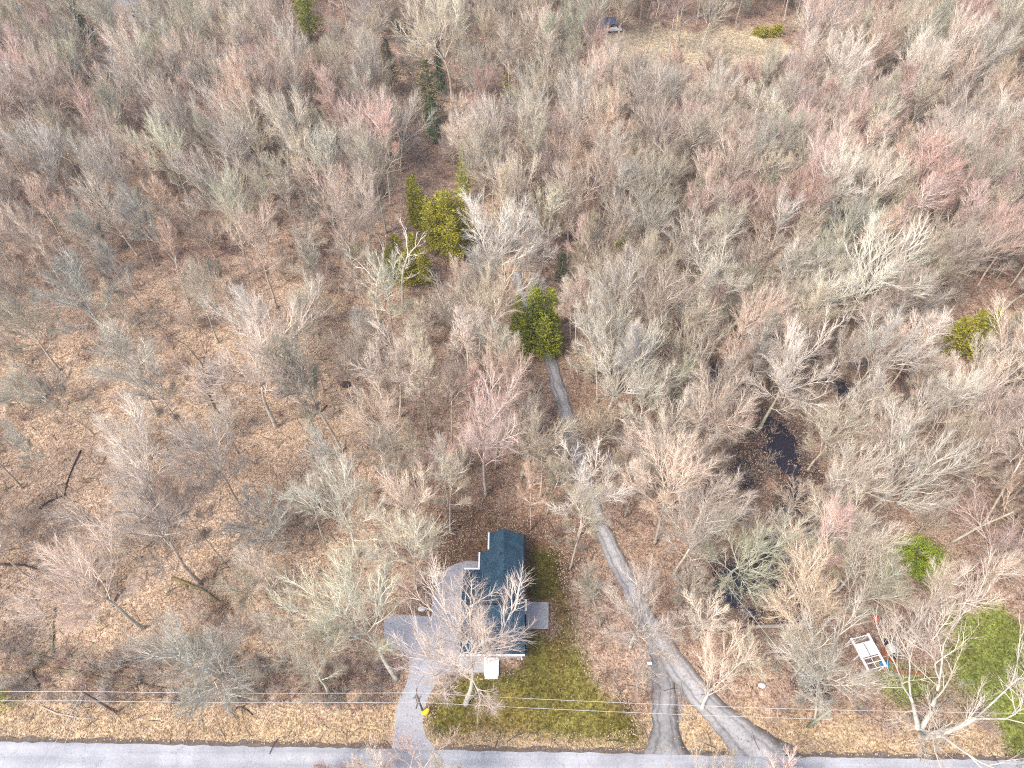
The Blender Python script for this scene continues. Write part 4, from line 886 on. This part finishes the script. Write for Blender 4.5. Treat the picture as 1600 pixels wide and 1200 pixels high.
for a in [((20, 1020), (97, 1036), .15, 'log_moss', 'mossy log running toward the verge, upper one of a crossed pair'), ((0, 1054), (97, 1033), .14, 'log_moss', 'mossy log crossing under the upper one near the verge'),
          ((85, 1047), (206, 1076), .24, 'log_moss', 'thickest moss covered log with a dark uprooted end by the wires'), ((93, 922), (84, 1022), .17, 'log_moss', 'mossy upright lying log pointing at the crossed pair'),
          ((45, 1046), (62, 1080), .16, 'log_dark', 'short dark log between the crossed mossy pair and the pole'), ((0, 883), (62, 891), .2, 'log_dark', 'grey dark fallen trunk under the pale leaning tree'),
          ((270, 905), (345, 941), .22, 'log_moss', 'snapped mossy trunk lying beside the large pale tree'), ((180, 940), (206, 914), .16, 'log_dark', 'short dark log beneath the pale leaning tree'),
          ((127, 705), (101, 776), .13, 'log_dark', 'long dark log meeting the foot of the thin grey tree'), ((62, 796), (98, 776), .16, 'log_dark', 'short dark log at right angles to the long dark log'),
          ((65, 1105), (148, 1123), .12, 'log_pale', 'pale thin pole lying on the verge under the wires'), ((132, 1036), (292, 1082), .10, 'log_dark', 'long thin fallen stem between mossy logs and grey bushy tree'),
          ((1270, 976), (1120, 992), .32, 'log_pale', 'large pale fallen trunk across the dark creek'), ((1048, 588), (987, 634), .13, 'log_pale', 'thin pale pole fallen against the white-barked birch'),
          ((520, 740), (488, 772), .14, 'log_dark', 'thin dark log in the leaf litter patch beside the pair of trees'), ((62, 628), (85, 605), .14, 'log_dark', 'short dark stick in leaves at the open wood side'),
          ((490, 650), (512, 634), .15, 'log_dark', 'dark stick beside the pair of slender trees'), ((205, 802), (226, 785), .12, 'log_dark', 'short dark stick behind the large pale leafless tree'),
          ((1190, 540), (1200, 610), .2, 'log_dark', 'dark rotten trunk on the upper creek bank'), ((1395, 628), (1362, 676), .3, 'log_pale', 'thick pale fallen trunk between creek and lone cedar'),
          ((1575, 600), (1600, 618), .25, 'log_pale', 'pale log near the lone yellow green cedar'), ((905, 515), (952, 560), .12, 'log_pale', 'thin pale pole leaning to the brush pile by the lane'),
          ((470, 1080), (485, 1050), .12, 'log_moss', 'mossy stick beside the olive tree near the driveway'), ((370, 1105), (395, 1118), .12, 'log_dark', 'dark stick below the wires near the grey bushy tree'),
          ((1240, 1080), (1300, 1120), .12, 'log_pale', 'pale stick beside the utility pole at the creek')]:
    log(*a)
# brush pile by the lane
e = empty('brush_pile', at(930, 583)); tag(e, 'heap of dark and pale cut branches beside the gravel lane', 'brush pile'); o0 = e.location
for k in range(46):
    p = at(rng.uniform(908, 968), rng.uniform(572, 592)) - o0; a = rng.gauss(0, .5); L = rng.uniform(1.2, 3.5); d = Vector((math.cos(a), math.sin(a), rng.uniform(-.1, .25)))
    m = MB(); z = rng.uniform(.1, .9); m.tube([p + Vector((0, 0, z)), p + d * L * .5 + Vector((0, 0, z)), p + d * L + Vector((0, .2, z))], [.09, .07, .03], 5); m.obj('branch', M[rng.choice(['log_dark', 'log_moss', 'log_pale'])], e)
for (a, b) in (((884, 548), (898, 556)), ((888, 560), (893, 578)), ((897, 566), (903, 588)), ((881, 556), (890, 570))):
    log(a, b, .22, 'log_pale', {884: 'top pale cut log of the four between lane and brush pile', 888: 'middle pale cut log nearest the lane edge by the brush pile', 897: 'lowest pale cut log touching the brush pile by the lane', 881: 'slanting pale cut log between two others by the lane'}[a[0]], 0, 'cut_log', 0)

# ------------------------------------------------------------------ poles and wires
def tip(px, py, H):                                            # base pixel -> top of a pole of height H
    p = at(px, py); return Vector((p.x, p.y, H))
def pole(px, py, H, label, mk='pole', arm=True, rz=0.05, r=.17):
    p = at(px, py, H); e = empty('utility_pole', (p.x, p.y, 0), rz); tag(e, label, 'utility pole')
    m = MB(); m.tube([(0, 0, -.3), (0, 0, H * .5), (0, 0, H)], [r, r * .85, r * .65], 10); m.obj('pole_shaft', M[mk], e, True)
    if arm:
        m = MB(); m.box((0, 0, H - .55), (.14, 1.7, .12)); ar = m.obj('crossarm', M[mk], e)
        for yy in (-.75, .75):
            m = MB(); m.tube([(0, yy, H - .5), (0, yy, H - .38), (0, yy, H - .28)], [.05, .09, .05], 8); m.obj('insulator', M['porcelain'], ar)
        m = MB(); m.tube([(0, 0, H), (0, 0, H + .12), (0, 0, H + .22)], [.05, .09, .04], 8); m.obj('insulator', M['porcelain'], e)
    return Vector((p.x, p.y, H))
T1 = pole(128, 1081, 8.6, 'weathered pole carrying wires above the mossy logs')
T2 = pole(650, 1083, 7.6, 'dark pole with yellow guard at its foot beside the driveway', r=.13)
T3 = pole(1297, 1110, 7.6, 'green treated pole by the creek mouth', 'pole_green', r=.18)
T4 = pole(1171, 957, 7.0, 'service pole with small bracket at the creek', 'pole', True, 1.0, .14)
p = Vector((T2.x, T2.y, 0)); m = MB(); e = empty('guy_guard', (p.x, p.y, 0)); tag(e, 'bright yellow plastic guard at the foot of the driveway pole', 'guard')
m.tube([(.15, -.1, .02), (.35, -.3, .35), (.75, .1, .75)], [.34, .34, .2], 8); m.obj('sleeve', M['yellow'], e); m = MB(); m.tube([(.75, .1, .7), (.8, .15, 1.6)], [.03, .03], 5); m.obj('guy_wire', M['wire'], e)
for dx in (-.35,): m = MB(); m.tube([(p.x - .45, p.y + .1, 5.6), (p.x - .45, p.y + .1, 6.5)], [.24, .24], 10); o = m.obj('transformer', M['porcelain'], None); tag(o, 'small grey transformer can hung on the driveway pole', 'transformer')
def wire(a, b, sag, label, r=.022):
    P = []
    for k in range(25):
        t = k / 24; q = Vector(a).lerp(Vector(b), t); q.z -= sag * 4 * t * (1 - t); P.append(tuple(q))
    m = MB(); m.tube(P, [r] * 25, 5); o = m.obj('power_line', M['wire']); tag(o, label, 'wire')
L0 = at(-500, 1078, 8.2); R0 = at(2100, 1122, 8.2)
for dy, dz, nm in ((0, .2, 'upper'), (-.8, -.45, 'lower')):
    d = Vector((0, dy, dz))
    wire(L0 + d, T1 + d, .25, f'{nm} wire running past the mossy logs toward the frame edge'); wire(T1 + d, T2 + d, .5, f'{nm} wire spanning from the weathered pole to the driveway pole')
    wire(T2 + d, T3 + d, .6, f'{nm} wire spanning above the lawn to the green treated pole')
    if dy == 0: wire(T3 + d, R0 + d, .3, 'single wire running from the green treated pole past the massive tree')
for k, (a, b) in enumerate((((60, 1196), (128, 1081)), ((78, 1196), (139, 1090)))):
    q = at(a[0] - 60, a[1] + 110, 7.0); wire(T1 + Vector((.2 * k, -.8 * k, -.1)), q + Vector((k * 1.4, 0, 0)), .3, ['outer', 'inner'][k] + ' wire crossing the road from the weathered pole')
wire(T3, T4, .3, 'service wire from the green treated pole up the creek'); wire(T4, at(1092, 858, 5.5), .3, 'service wire from the creek service pole into the wood')

# ------------------------------------------------------------------ neighbour's things
def frame_shelter():
    c = at(1357, 1019, 2.2); c.z = 0; e = empty('frame_shelter', (c.x, c.y, 0), R(14)); tag(e, 'white framed shelter with two white roof panels and open gridded ends', 'shelter')
    w_, l_, h_ = 2.3, 3.8, 2.1
    for sx in (-1, 1):
        for sy in (-1, 0, 1):
            m = MB(); m.box((sx * w_ / 2, sy * l_ / 2, h_ / 2), (.12, .12, h_)); m.obj('post', M['white'], e)
        m = MB(); m.box((sx * w_ / 2, 0, h_ + .07), (.26, l_ + .3, .14)); m.obj('rail', M['white'], e)
        m = MB(); m.box((sx * w_ * .235, .35, h_ + .12), (w_ * .42, l_ * .42, .05)); m.obj('roof_panel', M['white'], e)
    for y_ in (-l_ / 2, -l_ * .32, -l_ * .16, l_ * .31, l_ / 2): m = MB(); m.box((0, y_, h_ + .06), (w_ - .28, .09, .08)); m.obj('crossbar', M['white'], e)
    m = MB(); m.box((0, -l_ * .33, h_ + .02), (.07, l_ * .3, .06)); m.obj('crossbar', M['white'], e)
    m = MB(); m.box((0, 0, .04), (w_ - .1, l_ - .1, .06)); m.obj('floor_mat', M['black'], e)
frame_shelter()
def loosebox(name, px, py, dims, mk, label, cat, rz=0., lid=None):
    p = at(px, py); e = empty(name, (p.x, p.y, float(ground_z([p.x], [p.y])[0])), rz); tag(e, label, cat); m = MB()
    m.box((0, 0, dims[2] / 2), dims); m.obj('body', M[mk], e); m = MB(); m.box((0, 0, dims[2] + .03), (dims[0] * 1.05, dims[1] * 1.05, .06)); m.obj('lid', M[lid or mk], e)
def barrel(px, py, r, h, mk, label, rz=0):
    p = at(px, py); e = empty('barrel', (p.x, p.y, float(ground_z([p.x], [p.y])[0]))); tag(e, label, 'barrel'); m = MB()
    m.tube([(0, 0, 0), (0, 0, h * .25), (0, 0, h * .5), (0, 0, h * .75), (0, 0, h)], [r * .92, r, r * 1.03, r, r * .92], 14); m.obj('body', M[mk], e, True); m = MB(); m.tube([(0, 0, h), (0, 0, h + .05)], [r * .96, r * .96], 14); m.obj('rim', M['black'], e)
barrel(1393, 1030, .42, .9, 'red', 'red barrel beside the white frame shelter'); barrel(1384, 1006, .38, .9, 'black', 'black barrel beyond the pale tank'); loosebox('tank', 1389, 1017, (.7, 1.1, .8), 'pale', 'pale plastic tank between the two barrels', 'tank', .2)
def tarp():
    c = at(1381, 1037); m = MB(); rg = random.Random(4); n = 6
    for i in range(n + 1):
        for j in range(n + 1): 
            u, v = i / n - .5, j / n - .5; m.v.append((c.x + u * 1.3, c.y + v * 1.0, .08 + max(0, .5 - u * u * 2 - v * v * 2) * 1.1 + rg.uniform(-.07, .07)))
    for i in range(n):
        for j in range(n): a = i * (n + 1) + j; m.f.append((a, a + n + 1, a + n + 2, a + 1)); m.m.append(0)
    for i in range(n): pass
    tag(m.obj('tarp', M['blue']), 'crumpled blue tarp at the corner of the white frame shelter', 'tarp')
tarp()
for k, (px, py, a, L) in enumerate([(1382, 1022, 1.2, 3.6), (1378, 1032, 1.3, 3.0), (1424, 1052, -.05, 3.0), (1410, 1050, -.1, 2.4)]):
    p = at(px, py); m = MB(); m.box((0, 0, .12 + .02 * k), (L, .28, .18)); o = m.obj('plank', M['rust']); o.location = (p.x, p.y, float(ground_z([p.x], [p.y])[0])); o.rotation_euler[2] = a
    tag(o, ['rusty brown plank beside the black barrel', 'rusty brown plank leaning by the blue tarp', 'red brown plank edging the small green patch', 'shorter red brown plank edging the small green patch'][k], 'plank')
p = at(1366, 968); m = MB(); m.tube([(0, 0, .0), (0, 0, .35), (0, 0, .5)], [.5, .55, .35], 12); o = m.obj('fire_bowl', M['red'], None, True); o.location = (p.x, p.y, float(ground_z([p.x], [p.y])[0])); tag(o, 'round reddish bowl on the ground above the white frame shelter', 'bowl')
def rock(px, py, r, label, mk='pale', name='rock'):
    p = at(px, py); rg = random.Random(int(px)); bm_ = MB(); n = 9
    rings = [(.0, .8), (.35, 1.0), (.7, .75), (.9, .3)]
    bm_.tube([(rg.uniform(-.05, .05) * r, 0, z * r) for z, _ in rings], [k * r for _, k in rings], n)
    bm_.v = [(x * (1.3 + rg.uniform(-.15, .15)), y * (.9 + rg.uniform(-.15, .15)), z) for x, y, z in bm_.v]
    o = bm_.obj(name, M[mk], None, True); o.location = (p.x, p.y, float(ground_z([p.x], [p.y])[0]) - .03); tag(o, label, name.replace('_', ' '))
rock(514, 998, .55, 'pale flat rock in the leaves near the olive driveway tree'); rock(659, 952, .45, 'round grey boulder at the driveway turning circle'); rock(1190, 1072, .4, 'pale boulder in brush between lane and creek')
p = at(1013, 1041); e = empty('marker_post', (p.x, p.y, 0)); tag(e, 'small white topped marker post at the lane edge', 'post'); m = MB(); m.box((0, 0, .5), (.1, .1, 1.0)); m.obj('post_shaft', M['pole'], e); m = MB(); m.box((0, 0, 1.08), (.5, .28, .26)); m.obj('box_top', M['white'], e)
p = at(541, 603); rock(541, 603, .7, 'dark root ball in the leaf litter behind the close pair', 'log_dark', 'root_ball')
# ------------------------------------------------------------------ far clearing: house, shed, cars, bush
def small_house(px, py, w_, d_, h_, wall, roof, label, rz=0., name='shed', cat='shed'):
    p = at(px, py); e = empty(name, (p.x, p.y, 0.05), rz); tag(e, label, cat)
    m = MB(); m.box((0, 0, h_ / 2), (w_, d_, h_)); wl = m.obj('wall', M[wall], e)
    r_ = d_ * .28; b = MB(); b.v = [(-w_ / 2 - .3, -d_ / 2 - .3, h_), (w_ / 2 + .3, -d_ / 2 - .3, h_), (w_ / 2 + .3, 0, h_ + r_), (-w_ / 2 - .3, 0, h_ + r_), (-w_ / 2 - .3, d_ / 2 + .3, h_), (w_ / 2 + .3, d_ / 2 + .3, h_)]
    b.f = [(0, 1, 2, 3), (3, 2, 5, 4), (0, 3, 4), (1, 5, 2)]; b.m = [0] * 4; b.obj('roof', M[roof], e)
    for k in range(2 if w_ > 5 else 1):
        x_ = (k - .5) * w_ * .5 if w_ > 5 else 0; m = MB(); m.box((x_, -d_ / 2 - .02, h_ * .55), (1.1, .06, 1.0)); f_ = m.obj('window', M['white'], e); m = MB(); m.box((x_, -d_ / 2 - .06, h_ * .55), (.9, .03, .8)); m.obj('pane', M['glass'], f_)
    m = MB(); m.box((w_ * .32 if w_ > 5 else w_ * .3, -d_ / 2 - .02, 1.0), (.8, .06, 1.9)); m.obj('door', M['door'], e)
small_house(205, 26, 9, 7, 3, 'white', 'concrete', 'white building with grey roof half hidden by far trees', .1, 'far_building', 'building')
small_house(945, 47, 4.5, 3.2, 2.4, 'dblue', 'dblue', 'small blue shed at the edge of the far clearing')
def car(px, py, mk, label, rz):
    p = at(px, py); e = empty('parked_car', (p.x, p.y, .12), rz); tag(e, label, 'car')
    prof = [(-2.2, .45), (-2.15, .85), (-1.5, .95), (-.9, 1.42), (.7, 1.45), (1.35, .98), (2.1, .85), (2.2, .45)]
    m = MB(); n = len(prof)
    for sy in (-.86, .86): m.v += [(x, sy * (.86 if z > 1.2 else 1), z) for x, z in prof]
    m.f = [tuple(range(n)), tuple(reversed(range(n, 2 * n)))] + [(i, n + i, n + (i + 1) % n, (i + 1) % n) for i in range(n)]; m.m = [0] * len(m.f); m.obj('body', M[mk], e)
    for xx, zz, tl in ((-1.22, 1.21, .7), (1.06, 1.24, -.62)):
        m = MB(); m.v = [(xx - .26, -.68, zz - .17 if tl > 0 else zz + .2), (xx + .26, -.68, zz + .2 if tl > 0 else zz - .17), (xx + .26, .68, zz + .2 if tl > 0 else zz - .17), (xx - .26, .68, zz - .17 if tl > 0 else zz + .2)]; m.f = [(0, 1, 2, 3)]; m.m = [0]; m.obj('windscreen', M['glass'], e)
    for sx in (-1.35, 1.35):
        for sy in (-.84, .84): m = MB(); m.tube([(sx, sy - .1, .33), (sx, sy + .1, .33)], [.33, .33], 12); m.obj('wheel', M['black'], e)
car(1240, 94, 'dblue', 'blue car parked among trees below the far clearing', .2); car(958, 50, 'white', 'white car parked beside the small blue shed', .1)
evergreen(1199, 57, 'z', 2.6, 3.2, 'cedar', 'bright lime green bush mound at the end of the far clearing', [(x_, rng.uniform(-.8, .8), 2.2 + rng.random(), 1.6) for x_ in (-3.2, -2, -.8, .5, 1.8, 3.0)], 1.6, .1, .4, 44, 'lime_bush', 0.0)
# ------------------------------------------------------------------ thin spring haze
hz = MB(); hz.box((0, 500, 44), (5600, 6400, 96)); hm = bpy.data.materials.new('haze'); hm.use_nodes = True; ht = hm.node_tree; ht.nodes.remove(ht.nodes['Principled BSDF'])
pv = ht.nodes.new('ShaderNodeVolumePrincipled'); pv.inputs['Color'].default_value = (.97, .96, .97, 1); pv.inputs['Density'].default_value = .0003; pv.inputs['Anisotropy'].default_value = .2
ht.links.new(pv.outputs[0], ht.nodes['Material Output'].inputs['Volume']); tag(hz.obj('haze', hm), 'thin pale spring haze over the wood', 'haze', kind='stuff')
